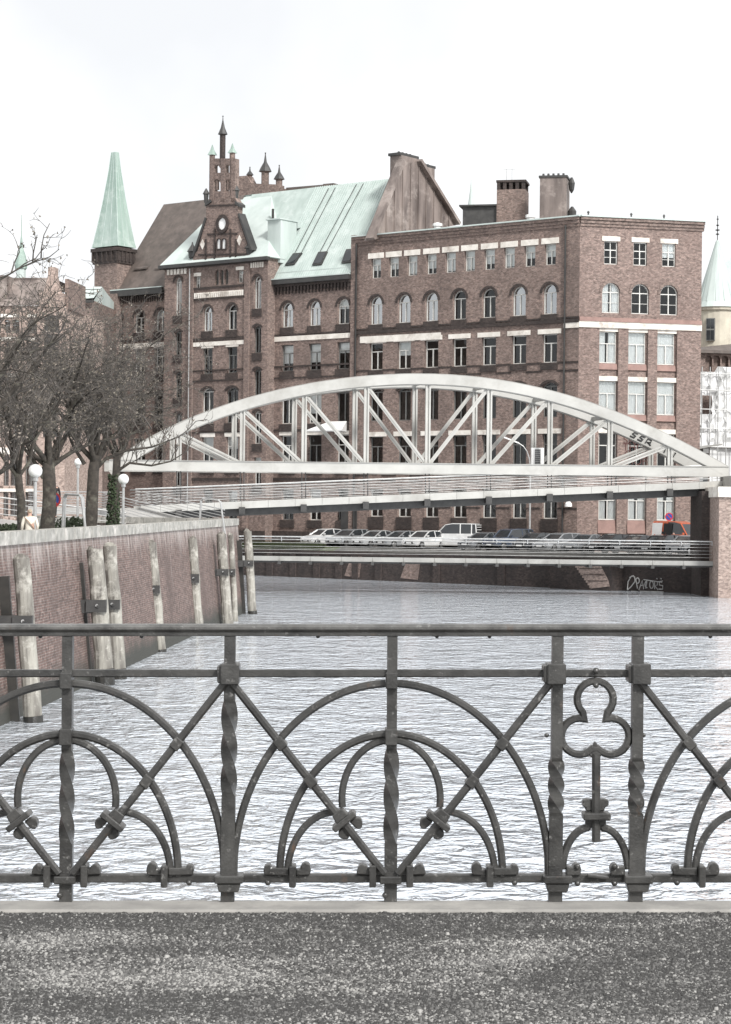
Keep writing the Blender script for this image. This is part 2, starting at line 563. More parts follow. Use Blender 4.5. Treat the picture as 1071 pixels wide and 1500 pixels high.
def glass_mat(name, tint=(0.93, 0.95, 0.95), refl=0.015):
    m, t, b = new_mat(name)
    t.nodes.remove(b)
    g = nd(t, 'ShaderNodeBsdfGlossy', Roughness=0.03)
    g.inputs['Color'].default_value = (0.9, 0.93, 0.95, 1)
    tr = nd(t, 'ShaderNodeBsdfTransparent')
    tr.inputs['Color'].default_value = rgb(tint)
    fr = nd(t, 'ShaderNodeFresnel', IOR=1.5)
    ad = nd(t, 'ShaderNodeMath', operation='ADD')
    ad.inputs[1].default_value = refl
    t.links.new(fr.outputs[0], ad.inputs[0])
    n = nd(t, 'ShaderNodeTexNoise', Scale=0.7, Detail=2)
    t.links.new(coord(t, 'UV'), n.inputs['Vector'])
    bp = nd(t, 'ShaderNodeBump', Strength=0.25, Distance=0.1)
    t.links.new(n.outputs['Fac'], bp.inputs['Height'])
    t.links.new(bp.outputs['Normal'], g.inputs['Normal'])
    mx = nd(t, 'ShaderNodeMixShader')
    t.links.new(ad.outputs[0], mx.inputs[0])
    t.links.new(tr.outputs[0], mx.inputs[1])
    t.links.new(g.outputs[0], mx.inputs[2])
    t.links.new(mx.outputs[0], t.nodes['Material Output'].inputs['Surface'])
    return m


def paint(name, c, metal=0.3):
    m, t, b = new_mat(name)
    f = noise_fac(t, coord(t, 'Object'), 1.5, 3)
    t.links.new(mixc(t, f, c, tuple(x * 0.8 for x in c)), b.inputs['Base Color'])
    b.inputs['Roughness'].default_value = 0.28
    b.inputs['Metallic'].default_value = metal
    b.inputs['Coat Weight'].default_value = 0.5
    return m


def globe_mat():
    m, t, b = new_mat('opal_globe')
    b.inputs['Base Color'].default_value = (0.85, 0.85, 0.83, 1)
    b.inputs['Roughness'].default_value = 0.15
    return m


M['asphalt'] = asphalt_mat()
M['iron'] = iron_mat()
M['iron_worn'] = iron_mat('iron_worn', 2.1)
M['water'] = water_mat()
M['glass'] = glass_mat('glass')
M['glass_sky'] = glass_mat('glass_sky', refl=0.42)
M['globe'] = globe_mat()
M['stone_dark'] = plain('stone_dark', (0.06, 0.059, 0.056), (0.036, 0.035, 0.034), 0.8, 30)
M['stone_mid'] = plain('stone_mid', (0.15, 0.147, 0.141), (0.09, 0.088, 0.085), 0.8, 30)
M['stone_light'] = plain('stone_light', (0.36, 0.352, 0.336), (0.22, 0.215, 0.205), 0.8, 30)
M['room'] = plain('room', (0.12, 0.11, 0.1), (0.09, 0.085, 0.08), 0.9)  # dark tone, so the added slabs and walls dim the interiors
M['tar'] = plain('tar', (0.1, 0.097, 0.09), (0.06, 0.058, 0.054), 0.9, 0.8)

# ------------------------------------------------------------------ facade builder
def outline(xc, w, zb, zt, kind, n=10):
    """opening outline, starting bottom left, counter-clockwise seen from outside"""
    l, r = xc - w / 2, xc + w / 2
    if kind == 'rect':
        return [(l, zb), (r, zb), (r, zt), (l, zt)]
    rise = w / 2 if kind == 'arch' else w * 0.22
    rad = (w * w / 4 + rise * rise) / (2 * rise)
    cz = zt - rad
    a0 = math.asin(min(1, (w / 2) / rad))
    pts = [(l, zb), (r, zb)]
    for k in range(n + 1):
        a = a0 - 2 * a0 * k / n
        pts.append((xc + rad * math.sin(a), cz + rad * math.cos(a)))
    return pts


def wall(mb, F, x0, x1, rows, y=0.0, depth=0.35):
    for z0, z1, ops in rows:
        px = x0
        for (xc, w, zb, zt, kind) in sorted(ops):
            l, r = xc - w / 2, xc + w / 2
            mb.poly(F.w(px, y, z0), F.w(l, y, z0), F.w(l, y, z1), F.w(px, y, z1))
            if zb > z0 + 1e-4:
                mb.poly(F.w(l, y, z0), F.w(r, y, z0), F.w(r, y, zb), F.w(l, y, zb))
            o = outline(xc, w, zb, zt, kind)
            top = o[2:]                                   # right to left along the head
            if kind == 'rect':
                mb.poly(F.w(l, y, zt), F.w(r, y, zt), F.w(r, y, z1), F.w(l, y, z1))
            else:
                for a, b in zip(top[:-1], top[1:]):
                    mb.poly(F.w(b[0], y, b[1]), F.w(a[0], y, a[1]), F.w(a[0], y, z1), F.w(b[0], y, z1))
            for a, b in zip(o, o[1:] + o[:1]):
                mb.poly(F.w(a[0], y, a[1]), F.w(a[0], y + depth, a[1]), F.w(b[0], y + depth, b[1]), F.w(b[0], y, b[1]))
            px = r
        mb.poly(F.w(px, y, z0), F.w(x1, y, z0), F.w(x1, y, z1), F.w(px, y, z1))


WCACHE = {}


def window_meshes(w, h, kind, frame_mat, glass, transom, bars):
    """frame and pane meshes with the origin at the middle of the sill line (x along, y inwards)"""
    key = (round(w, 2), round(h, 2), kind, frame_mat, glass, transom, bars)
    if key in WCACHE:
        return WCACHE[key]
    I = Frame((0, 0), 0)
    mb = MB()
    t = 0.085
    if kind == 'rect':
        mb.fbox(I, -w / 2, -w / 2 + t, 0, .1, 0, h)
        mb.fbox(I, w / 2 - t, w / 2, 0, .1, 0, h)
        mb.fbox(I, -w / 2 + t, w / 2 - t, 0, .1, h - t, h)
        spring = h
    else:
        o = outline(0, w, 0, h, kind)
        i = outline(0, w - 2 * t, 0, h - t, kind)
        o2, i2 = [o[1]] + o[2:] + [o[0]], [i[1]] + i[2:] + [i[0]]
        for a, b, c, d in zip(o2[:-1], o2[1:], i2[1:], i2[:-1]):
            mb.prism([I.w(q[0], 0, q[1]) for q in (a, b, c, d)], (0, .1, 0))
        spring = h - (w / 2 if kind == 'arch' else w * .22)
    mb.fbox(I, -w / 2 + t, w / 2 - t, 0, .1, 0, t)
    zt = h * transom if kind == 'rect' else spring
    mb.fbox(I, -w / 2 + t, w / 2 - t, -.02, .08, zt - .04, zt + .04)
    mb.fbox(I, -.045, .045, -.03, .07, t, (zt - .04))
    if bars:
        mb.fbox(I, -w / 2 + t, w / 2 - t, .01, .06, zt * .5 - .02, zt * .5 + .02)
        mb.fbox(I, -.03, .03, .01, .06, zt + .04, h - t)
    f = mb.build('frame', M[frame_mat])
    mp = MB()
    o = outline(0, w - .04, .02, h - .02, kind)
    mp.poly(*[I.w(a, .055, b) for a, b in o])
    g = mp.build('pane', M[glass])
    WCACHE[key] = (f.data, g.data)
    bpy.data.objects.remove(f)
    bpy.data.objects.remove(g)
    return WCACHE[key]


def put(name, me, parent, loc, yaw):
    o = bpy.data.objects.new(name, me)
    col.objects.link(o)
    o.parent = parent
    o.location = Vector(loc)
    o.rotation_euler = (0, 0, yaw)
    return o


CURT = {}


def window(root, F, op, y, depth, frame_mat='win_white', glass='glass', transom=0.68, bars=False, curtain=0.0, folds=False):
    xc, w, zb, zt, kind = op
    f, g = window_meshes(w, zt - zb, kind, frame_mat, glass, transom, bars)
    o = put('window', f, root, F.w(xc, y + depth - .12, zb) - wloc(root), F.yaw)
    put('pane', g, o, (0, 0, 0), 0)
    if curtain > 0:
        key = (round(w, 2), round(zt - zb, 2), round(curtain, 1), folds)
        if key not in CURT:
            mb = MB()
            h = zt - zb
            n = 22 if folds else 1
            ww = w - .1
            for k in range(n):
                a, b = -ww / 2 + ww * k / n, -ww / 2 + ww * (k + 1) / n
                if folds and 0.42 < (k + .5) / n < 0.58 and curtain < 1:
                    continue
                ya, yb = (.12 + .04 * (k % 2), .12 + .04 * ((k + 1) % 2)) if folds else (.12, .12)
                lo = .03 if folds else h * (1 - curtain)
                mb.poly((a, ya, lo), (b, yb, lo), (b, yb, h + .1), (a, ya, h + .1))
            c = mb.build('curtain' if folds else 'blind_glare', M['blind_glare'])
            CURT[key] = c.data
            bpy.data.objects.remove(c)
        put('curtain' if folds else 'blind_glare', CURT[key], o, (0, 0, 0), 0)
    return o


def hood(mb, F, op, y, t=0.22, proud=0.09):
    """projecting brick label round an arched head"""
    o = outline(op[0], op[1] + .02, op[2], op[3] + .01, op[4])[2:]
    cx, n = op[0], len(o)
    cz = op[3] - op[1] / 2
    out = []
    for a in o:
        d = Vector((a[0] - cx, a[1] - cz))
        d = d.normalized() * (d.length + t)
        out.append((cx + d.x, cz + d.y))
    for i in range(n - 1):
        q = [o[i], out[i], out[i + 1], o[i + 1]]
        mb.prism([F.w(p[0], y - proud, p[1]) for p in q], F.ay * proud * .98)


# ------------------------------------------------------------------ corner warehouse
CORNER = P(848, 500, 175)
GZ = 2.8
FL = Frame(CORNER, math.atan2(-.611, .7915))
FR = Frame(CORNER, math.atan2(.237, .971))
xA = FL.x(520, 420)
xB = FR.x(1028, 400)
W1 = thing('brick_warehouse', 'tall flat-roofed brick corner warehouse with white lintels and painted wall letters', 'warehouse', (CORNER.x, CORNER.y, GZ))
zl = lambda v: FL.z(806, v)
zr = lambda v: FR.z(937, v)
ztop = zl(322)
LF_rows_z = dict(attic=(zl(388), zl(357)), arch=(zl(460), zl(416)), r3=(zl(531), zl(489)), r4=(zl(611), zl(560)), r5=(zl(684), zl(635)), r6=(zl(760), zl(716)))
wa = FL.x(814, 370) - FL.x(797.5, 370)
wm = FL.x(816, 440) - FL.x(794, 440)
attic_u = (551, 577, 604, 632, 660, 688, 717, 746, 776, 806)
main_u = (551, 592, 632, 673, 716, 760, 805)
rows, wins = [], []
zb = [GZ, zl(697), zl(620), zl(546), zl(473), zl(400), ztop]


def ops_row(us, F, v, w, zz, kind):
    return [(F.x(u, v), w, zz[0], zz[1], kind) for u in us]


L6 = ops_row(main_u, FL, 740, wm, LF_rows_z['r6'], 'rect')
L5 = ops_row(main_u, FL, 660, wm, LF_rows_z['r5'], 'rect')
L4 = ops_row(main_u, FL, 590, wm, LF_rows_z['r4'], 'seg')
L3 = ops_row(main_u, FL, 510, wm, LF_rows_z['r3'], 'rect')
L2 = ops_row(main_u, FL, 440, wm * .95, LF_rows_z['arch'], 'arch')
L1 = ops_row(attic_u, FL, 370, wa, LF_rows_z['attic'], 'rect')
allL = [L6, L5, L4, L3, L2, L1]
# upper corner front
ROWS_R = {}
uw = lambda a, b, v: FR.x(b, v) - FR.x(a, v)
top_us, low_us = (895, 938, 980), (891.5, 934.5, 977)
wt3, wtA, wt2 = uw(885.5, 905.5, 370), uw(881.5, 907.5, 440), uw(879, 905, 510)
R1 = ops_row(top_us, FR, 370, wt3, (zr(389), zr(355)), 'rect')
R2 = ops_row(top_us, FR, 440, wtA, (zr(460), zr(416)), 'arch')
R3 = ops_row(low_us, FR, 510, wt2, (zr(533), zr(487)), 'rect')
R4 = ops_row(low_us, FR, 580, wt2, (zr(607), zr(559)), 'rect')
R5 = ops_row(low_us, FR, 660, wt2, (zr(683), zr(635)), 'rect')
R6 = ops_row(low_us, FR, 740, wt2, (zr(762), zr(716)), 'rect')
zbR = [GZ, zr(700), zr(620), zr(547), zr(478), zr(402), ztop]
DEP = 0.42
mb = MB()
wall(mb, FL, xA, 0, [(zb[i], zb[i + 1], allL[i]) for i in range(6)], 0, DEP)
mb.build('wall', M['brick_left'], W1)
mb = MB()
REC = 0.28
wall(mb, FR, 0, xB, [(zbR[4], zbR[5], R2), (zbR[5], ztop, R1)], 0, .3)
wall(mb, FR, 0, xB, [(zbR[0], zbR[1], R6), (zbR[1], zbR[2], R5), (zbR[2], zbR[3], R4), (zbR[3], zbR[4], R3)], REC, .22)
strips = [(FR.x(a, 560), FR.x(b, 560)) for a, b in ((877.5, 905.5), (920, 949), (962.5, 991.5))]
edges = [0] + [e for s in strips for e in s] + [xB]
for a, b in zip(edges[::2], edges[1::2]):
    mb.fbox(FR, a, b, 0, REC - .003, GZ, zbR[4])
# closing sides and back
A, B = FL.w(xA, 0, 0), FR.w(xB, 0, 0)
A2, B2 = FL.w(xA, 15, 0), FR.w(xB, 17, 0)
up = Vector((0, 0, 1))
for a, b in ((B, B2), (B2, A2), (A2, A)):
    mb.poly(a + up * GZ, b + up * GZ, b + up * ztop, a + up * ztop)
mb.build('wall', M['brick_right'], W1)
# floors and spine walls added inside to keep the rooms behind the windows dark
mb = MB()
for z in zb[1:-1]:
    mb.poly(*[p + up * (z - .3) for p in (FL.w(xA + .2, .6, 0), FL.w(-.6, .6, 0), FR.w(.6, .6, 0), FR.w(xB - .2, .6, 0), B2, A2)])
mb.build_each('shade_floor', M['room'], W1)
mb = MB()
mb.poly(FL.w(xA, 5, GZ), FL.w(-1.0, 5, GZ), FL.w(-1.0, 5, ztop - .4), FL.w(xA, 5, ztop - .4))
mb.poly(FR.w(0.4, 5, GZ), FR.w(xB, 5, GZ), FR.w(xB, 5, ztop - .4), FR.w(.4, 5, ztop - .4))
mb.build_each('shade_wall', M['room'], W1)
# roof slab, copper edge
mb = MB()
C0 = Vector((CORNER.x, CORNER.y, 0))
mb.poly(*[p + up * (ztop - .3) for p in (A, C0, B, B2, A2)])
mb.build('roof', M['slate'], W1)
for F, a, b in ((FL, xA - .15, .0), (FR, .0, xB + .15)):
    mb = MB()
    for dz, pr in ((-.75, .1), (-.5, .2), (-.22, .32)):
        mb.fbox(F, a, b, -pr, .25, ztop + dz, ztop + dz + .25)
    mb.build('cornice', M['brick_left'], W1)
mb = MB()
for F, a, b in ((FL, xA - .2, .12), (FR, .0, xB + .2)):
    mb.fbox(F, a, b, -.42, .8, ztop + .035, ztop + .15)
mb.build_each('roof_edge', M['copper_pale'], W1)
# stone lintels and bands
mb = MB()
for r in (L1, L3, L5):
    for xc, w, z0, z1, k in r:
        mb.fbox(FL, xc - w * .78, xc + w * .78, -.05, .12, z1, z1 + (.5 if r is L1 else .42))
for r in (R1, R3, R4, R5):
    for xc, w, z0, z1, k in r:
        yy = 0 if r is R1 else REC
        mb.fbox(FR, xc - w * .66, xc + w * .66, yy - (.06 if r is R1 else .2), yy + .1, z1, z1 + .4)
mb.build_each('lintel', M['stone'], W1)
mb = MB()
mb.fbox(FR, -.03, xB + .03, -.1, .02, zr(482), zr(473))
mb.fbox(FL, FL.x(826, 480), .0, -.1, .02, zl(482), zl(474.5))
xq = FL.x(674, 490)
mb.fbox(FL, FL.x(528, 490), FL.x(646, 490), -.07, .02, zl(488), zl(478))
mb.build_each('stone_band', M['stone'], W1)
mb = MB()
mb.fbox(FL, xA, 0, -.16, .02, zl(474), zl(469))
mb.fbox(FL, xA, 0, -.08, .02, zl(468), zl(465.5))
for z, h in ((zl(545), .16), (zl(533), .16), (zl(697), .2), (zl(705), .14), (zl(746), .14), (zl(730), .14)):
    prev = xA
    for xc, w, *_ in L3 + [(0.0, 0, 0)]:
        mb.fbox(FL, prev, xc - w / 2 - .02, -.05, .02, z, z + h)
        prev = xc + w / 2 + .02
mb.fbox(FL, xA, 0, -.22, .02, GZ + 1.1, GZ + 1.5)
mb.fbox(FL, xA, 0, -.12, .02, GZ, GZ + 1.1)
mb.build_each('brick_band', M['brick_dark'], W1)
for r in (L2, L4):
    for o in r:
        mb = MB()
        hood(mb, FL, o, 0)
        mb.build('arch_hood', M['brick_dark'], W1)
mb = MB()
for o in L3 + L2:
    mb.fbox(FL, o[0] - o[1] / 2 - .1, o[0] + o[1] / 2 + .1, -.12, .1, o[2] - .6, o[2] - .02)
for o in L6 + L5:
    mb.fbox(FL, o[0] - o[1] / 2 - .1, o[0] + o[1] / 2 + .1, -.1, .1, o[2] - (1.1 if o[2] < 8 else .5), o[2] - .02)
mb.build_each('window_sill', M['brick_dark'], W1)
mb = MB()
mb.fbox(FR, 0, xB, -.16, .02, zr(473), zr(467))
mb.build('brick_band', M['brick_pink'], W1)
mb = MB()
for r in (R3, R4, R5, R6):
    for o in r:
        hh = .55 if r is not R6 else 1.15
        mb.prism([FR.w(o[0] - o[1] * .55, REC - .16, o[2] - hh), FR.w(o[0] - o[1] * .55, REC + .1, o[2] - hh), FR.w(o[0] - o[1] * .55, REC + .1, o[2] - .05), FR.w(o[0] - o[1] * .55, REC - .05, o[2] - .05)], FR.ax * o[1] * 1.1)
mb.build_each('window_apron', M['brick_pink'], W1)
for o in R2:
    mb = MB()
    hood(mb, FR, o, 0, .25, .07)
    mb.build('arch_hood', M['brick_left'], W1)
mb = MB()
mb.fbox(FR, 0, xB, -.1, .02, GZ, GZ + 1.15)
mb.build('plinth', M['brick_left'], W1)
# windows
rng = random.Random(3)
for r, kw in ((L1, dict(transom=.68, curtain=1)), (L2, dict(bars=False)), (L3, {}), (L4, dict(frame_mat='win_dark')), (L5, dict(frame_mat='win_dark')), (L6, {})):
    for o in r:
        k = dict(kw)
        gl = 'glass'
        if r is L1:
            k['curtain'] = rng.choice((.9, .6, .9, .7))  # white blinds stand in for the sky reflected in the attic panes
        elif rng.random() < .14:
            k['curtain'] = rng.choice((.3, .5, .8))  # scattered blinds, doubling as pale reflections of the sky
        if r is L2 and rng.random() < .6:
            gl = 'glass_sky'
        window(W1, FL, o, 0, DEP, glass=gl, **k)
for r in (R1, R2, R3, R4, R5, R6):
    for i, o in enumerate(r):
        yy, dd = (0, .3) if r in (R1, R2) else (REC, .22)
        k = {}
        if r in (R3, R4) or (r is R2 and i == 0):
            k = dict(curtain=.9 if (r is R3 and i == 0) or (r is R2) else 1, folds=True)
        elif r is R1 and i == 2:
            k = dict(curtain=.6)
        elif r is R6:
            k = dict(curtain=.5 if i == 0 else .3, folds=True)
        window(W1, FR, o, yy, dd, bars=r in (R1, R2), transom=.62, **k)
# rain pipes
for u in (828, 522):
    x = FL.x(u, 500)
    mb = MB()
    mb.tube([FL.w(x, -.14, ztop - .6), FL.w(x, -.14, GZ)], .085, 6)
    mb.build('rain_pipe', M['gutter'], W1)
# wall lamp
xw = FL.x(836, 738)
mb = MB()
mb.lathe(FL.w(xw, -.35, zl(742)), [(.05, 0), (.32, .0), (.3, .25), (.1, .5), (.04, .7)], 10)
mb.build('wall_lamp', M['plate_white'], W1)
# painted lettering on the corner front
for k, s in enumerate(('SAND', 'THOR', 'QUAI', 'HOF')):
    cu = bpy.data.curves.new('letters', 'FONT')
    cu.body = s
    cu.size = .92
    cu.extrude = .006
    cu.align_x = 'CENTER'
    tmp = bpy.data.objects.new('letters', cu)
    me = bpy.data.meshes.new_from_object(tmp)
    bpy.data.objects.remove(tmp)
    me.name = 'wall_letters'
    me.materials.clear()
    me.materials.append(M['paint_dark'])
    p = FR.w(FR.x(932.5, 645), -.012 + .0, zr((650, 660.5, 671, 681)[k]))
    o = bpy.data.objects.new('wall_letters', me)
    col.objects.link(o)
    o.parent = W1
    o.location = p - wloc(W1)
    o.rotation_euler = (R(90), 0, FR.yaw)
    o['label'] = 'dark painted wall letters reading ' + s
# rooftop
def roof_pt(u, v, D):
    return P(u, v, D)
zr0 = ztop - .3
def stack(u0, u1, v, D, dep, name, mat, cap):
    a, b = P(u0, v, D), P(u1, v, D)
    F = Frame(a, R(-12))
    w = (b - a).length
    mb = MB()
    mb.fbox(F, 0, w, 0, dep, zr0, a.z - cap)
    o = mb.build(name, mat, W1)
    return F, w, a.z, o
F, w, z, o = stack(728, 770, 264, 185, 2.4, 'chimney', M['brick_left'], .85)
mb = MB()
for i in range(5):
    for y in (0, 2.1):
        mb.fbox(F, w * i / 4.6, w * i / 4.6 + .3, y, y + .3, z - .85, z - .2)
mb.fbox(F, -.06, w + .06, -.06, 2.46, z - .2, z)
mb.build('chimney_cap', M['brick_dark'], o)
mb = MB()
for dx in (.8, 1.3):
    mb.tube([F.w(dx, .5, z), F.w(dx, .5, z + 1.1)], .025, 5)
mb.bar(F.w(.5, .5, z + 1.05), F.w(1.6, .5, z + 1.05), .03, .03)
mb.build('antenna', M['galv'], W1)
F, w, z, o = stack(791, 830, 260, 182, 2.6, 'chimney', M['gable_metal'], .0)
mb = MB()
mb.fbox(F, -.1, w + .1, -.1, 2.7, z - .02, z + .16)
for i in range(5):
    mb.lathe(F.w(.25 + i * w / 5.3, .5, z + .16), [(.12, 0), (.1, .25)], 7)
mb.lathe(F.w(w + .35, 1, z - 1.3), [(.05, 0), (.22, .3), (.3, .9), (.1, 1.4)], 8)
mb.lathe(F.w(w + .42, 1, z - 4.2), [(.1, 0), (.35, .3), (.38, 1.3), (.1, 1.7)], 8)
mb.build('chimney_cap', M['gutter'], o)
F, w, z, o = stack(678, 730, 303, 186, 3, 'plant_room', M['steel_dark'], .0)
mb = MB()
mb.fbox(F, -.3, w + .1, -.3, 3.3, z, z + .15)
mb.build('plant_room_roof', M['gutter'], o)
for u, D in ((641, 187), (777, 181)):
    mb = MB()
    p = P(u, 330, D)
    mb.lathe((p.x, p.y, zr0), [(.35, 0), (.35, 1.05), (.45, 1.05), (.45, 1.3), (.1, 1.4)], 10)
    mb.build('roof_vent', M['plate_white'], W1)
for u, F in ((863, FR), (926, FR), (974, FR)):
    x = F.x(u, 320)
    mb = MB()
    mb.lathe(F.w(x, .2, ztop + .14), [(.07, 0), (.07, .28), (.13, .3), (.05, .45)], 6)
    mb.build('roof_vent', M['gutter'], W1)

# ------------------------------------------------------------------ gabled warehouse
x398, x240, x135 = FL.x(398, 440), FL.x(243, 440), FL.x(135, 440)
PRJ = -1.15
xs2 = FL.x(392, 440, PRJ)
xs4 = FL.x(241, 440, PRJ)
W2 = thing('gabled_warehouse', 'gabled brick warehouse with green copper roofs and a pinnacled ornate front', 'warehouse', tuple(FL.w(x398 - 5, 0, GZ)))
zs = lambda v: FL.z(461, v)
zc = lambda v: FL.z(322, v, PRJ)
z5 = lambda v: FL.z(204, v)
z2 = lambda v: FL.z(377, v, PRJ)
z4 = lambda v: FL.z(261, v, PRJ)
ze1, zec, ze5 = zs(408), zc(383), z5(428)
wm2 = FL.x(470, 460) - FL.x(452, 460)
S1u, S3u, S5u = (421, 461, 503), (304, 340), (173, 204, 235)
S1 = [ops_row(S1u, FL, v, wm2 * s, (zs(b), zs(a)), k) for v, a, b, k, s in ((455, 440, 477, 'arch', .95), (520, 503, 542, 'rect', 1), (595, 571, 620, 'seg', 1.1), (660, 637, 684, 'rect', 1.1), (757, 716, 762, 'rect', 1))]
wc = FL.x(311.5, 460, PRJ) - FL.x(297, 460, PRJ)
FP = Frame(FL.w(0, PRJ, 0), FL.yaw)            # plane of the projecting front
S3 = [ops_row(S3u, FP, v, wc * s, (zc(b), zc(a)), k) for v, a, b, k, s in ((465, 447, 484, 'arch', .95), (530, 509, 547, 'rect', 1), (595, 568, 620, 'seg', 1.2), (660, 640, 684, 'rect', 1.2), (757, 718, 762, 'rect', 1))]
wst = FL.x(383, 460, PRJ) - FL.x(372, 460, PRJ)
S2 = [ops_row((377,), FP, v, wst, (z2(b), z2(a)), k) for v, a, b, k in ((430, 404, 452, 'arch'), (500, 477, 517, 'seg'), (560, 540, 580, 'seg'), (625, 602, 650, 'seg'), (690, 670, 712, 'rect'))]
S4 = [ops_row((261,), FP, v, wst, (z4(b), z4(a)), k) for v, a, b, k in ((435, 406, 462, 'arch'), (500, 484, 520, 'seg'), (560, 544, 583, 'seg'), (625, 605, 650, 'seg'), (690, 672, 712, 'rect'))]
S5 = [ops_row(S5u, FL, v, wm2 * s, (z5(b), z5(a)), k) for v, a, b, k, s in ((470, 455, 487, 'arch', .95), (530, 511, 549, 'rect', 1), (600, 575, 622, 'seg', 1.1), (665, 642, 684, 'rect', 1.1))]


def stacked(mb, F, x0, x1, rws, zbot, ztop_, y=0.0, dep=.42):
    rs = sorted(rws, key=lambda r: r[0][2])
    zb_ = [zbot] + [(a[0][3] + b[0][2]) / 2 for a, b in zip(rs[:-1], rs[1:])] + [ztop_]
    wall(mb, F, x0, x1, [(zb_[i], zb_[i + 1], r) for i, r in enumerate(rs)], y, dep)


mb = MB()
stacked(mb, FL, x398 - .5, xA - .01, S1, GZ, ze1)
stacked(mb, FL, x135 + 3, x240 + .5, S5, GZ, ze5)
# projecting block
xm = [xs4, FP.x(281, 440), FP.x(363, 440), xs2]
stacked(mb, FP, xm[0], xm[1], S4, GZ, zec)
wall(mb, FP, xm[1], xm[2], [(GZ, zc(700), S3[4]), (zc(700), zc(628), S3[3]), (zc(628), zc(557), S3[2]), (zc(557), zc(498), S3[1]), (zc(498), zc(436), S3[0]),
     (zc(436), zec, [(FP.x(289.5, 408), .75, zc(420), zc(402), 'rect'), (FP.x(352, 408), .75, zc(416), zc(398), 'rect')] + [(FP.x(u, 405), .5, zc(417), zc(395), 'arch') for u in (317.5, 324.5, 331.5)])], 0, .42)
stacked(mb, FP, xm[2], xm[3], S2, GZ, zec)
mb.poly(FP.w(xs2, 0, GZ), FP.w(xs2, -PRJ + .02, GZ), FP.w(xs2, -PRJ + .02, zec), FP.w(xs2, 0, zec))
mb.poly(FP.w(xs2, -PRJ, ze1), FP.w(xs2, 9, ze1), FP.w(xs2, 9, zec), FP.w(xs2, -PRJ, zec))
mb.poly(FP.w(xs4, 0, GZ), FP.w(xs4, -PRJ + .02, GZ), FP.w(xs4, -PRJ + .02, zec), FP.w(xs4, 0, zec))
mb.poly(FP.w(xs4, -PRJ, ze5), FP.w(xs4, 9, ze5), FP.w(xs4, 9, zec), FP.w(xs4, -PRJ, zec))
# back and left closing walls
mb.poly(FL.w(x135, 14, GZ), FL.w(xA, 14, GZ), FL.w(xA, 14, ze1), FL.w(x135, 14, ze1))
mb.poly(FL.w(x135 + 3, 0, GZ), FL.w(x135 + 3, 14, GZ), FL.w(x135 + 3, 14, ze5), FL.w(x135 + 3, 0, ze5))
# party pier beside the corner warehouse
mb.fbox(FL, xA - .35, xA + .15, -.2, .3, GZ + 1.6, FL.z(518, 345))
for xp in (xm[1], xm[2]):
    mb.fbox(FP, xp - .3, xp + .3, -.18, .02, GZ + 1.5, zec)
mb.build('wall', M['brick_left'], W2)
# dark mouldings, sills, corbel friezes
mb = MB()
def bands(F, x0, x1, zfn, vs, y=0.0, pr=.1):
    for v0, v1 in vs:
        mb.fbox(F, x0, x1, y - pr, y + .02, zfn(v1), zfn(v0))
bands(FL, x398 - .3, xA - .36, zs, ((487, 489.5), (534, 536.5), (551, 553), (628, 630), (700, 704)))
bands(FP, xm[1] + .3, xm[2] - .3, zc, ((494, 498.5), (541, 543), (556, 558), (632, 634), (436, 438), (419, 422), (700, 704)))
bands(FL, x135 + 3, x240, z5, ((497, 500), (545, 547)))
bands(FP, xs4, xs2, zc, ((383, 389),), pr=.3)
mb.fbox(FL, x135 + 3, xA - .36, -.14, .02, GZ, GZ + 1.3)
mb.fbox(FP, xs4, xs2, -.14, .02, GZ, GZ + 1.3)
mb.build_each('brick_band', M['brick_dark'], W2)
for r in S1 + S3 + S5 + S2 + S4:
    for o in r:
        F = FP if r in S3 + S2 + S4 else FL
        mb = MB()
        mb.fbox(F, o[0] - o[1] / 2 - .12, o[0] + o[1] / 2 + .12, -.13, .1, o[2] - .75, o[2] - .02)
        mb.build('window_sill', M['brick_dark'], W2)
        if o[4] != 'rect':
            mb = MB()
            hood(mb, F, o, 0, .2, .1)
            mb.build('arch_hood', M['brick_dark'], W2)
def corbels(F, x0, x1, z, h, n, y=0.0):
    mb.fbox(F, x0, x1, y - .34, y + .02, z + h * .72, z + h)
    for k in range(n):
        a = x0 + (x1 - x0) * (k + .2) / n
        mb.fbox(F, a, a + (x1 - x0) / n * .55, y - .26, y + .02, z + h * .28, z + h * .72)
        mb.fbox(F, a + .05, a + (x1 - x0) / n * .55 - .05, y - .14, y + .02, z, z + h * .28)
for a, b, z, h, n in ((x398, xA - .36, zs(428), zs(413) - zs(428), 24), (x135 + 3.4, x240, z5(443), z5(428) - z5(443), 22)):
    mb = MB()
    corbels(FL, a, b, z, h, n)
    mb.build('corbel_frieze', M['brick_dark'], W2)
# stone strips and pale dentils
mb = MB()
mb.fbox(FL, x398 - .1, xA - .36, -.09, .02, zs(497.5), zs(490.5))
mb.fbox(FP, xm[1] + .3, xm[2] - .3, -.09, .02, zc(506), zc(500))
mb.fbox(FL, x135 + 3, x240, -.09, .02, z5(509), z5(503))
mb.build_each('stone_band', M['stone'], W2)
mb = MB()
n = 26
for k in range(n):
    a = xm[1] + .4 + (xm[2] - xm[1] - .8) * k / n
    mb.fbox(FP, a, a + (xm[2] - xm[1]) / n * .55, -.12, .02, zc(435), zc(427))
mb.build('dentil_frieze', M['stone'], W2)
for x0, x1, zz in ((xm[0] + .4, xm[1] - .5, z4(402)), (xm[2] + .4, xm[3] - .4, z2(392))):
    mb = MB()
    for k in range(6):
        a = x0 + (x1 - x0) * k / 6
        mb.fbox(FP, a, a + (x1 - x0) / 6 * .6, -.12, .02, zz, zz + .75)
    mb.build('dentil_frieze', M['stone'], W2)
mb = MB()
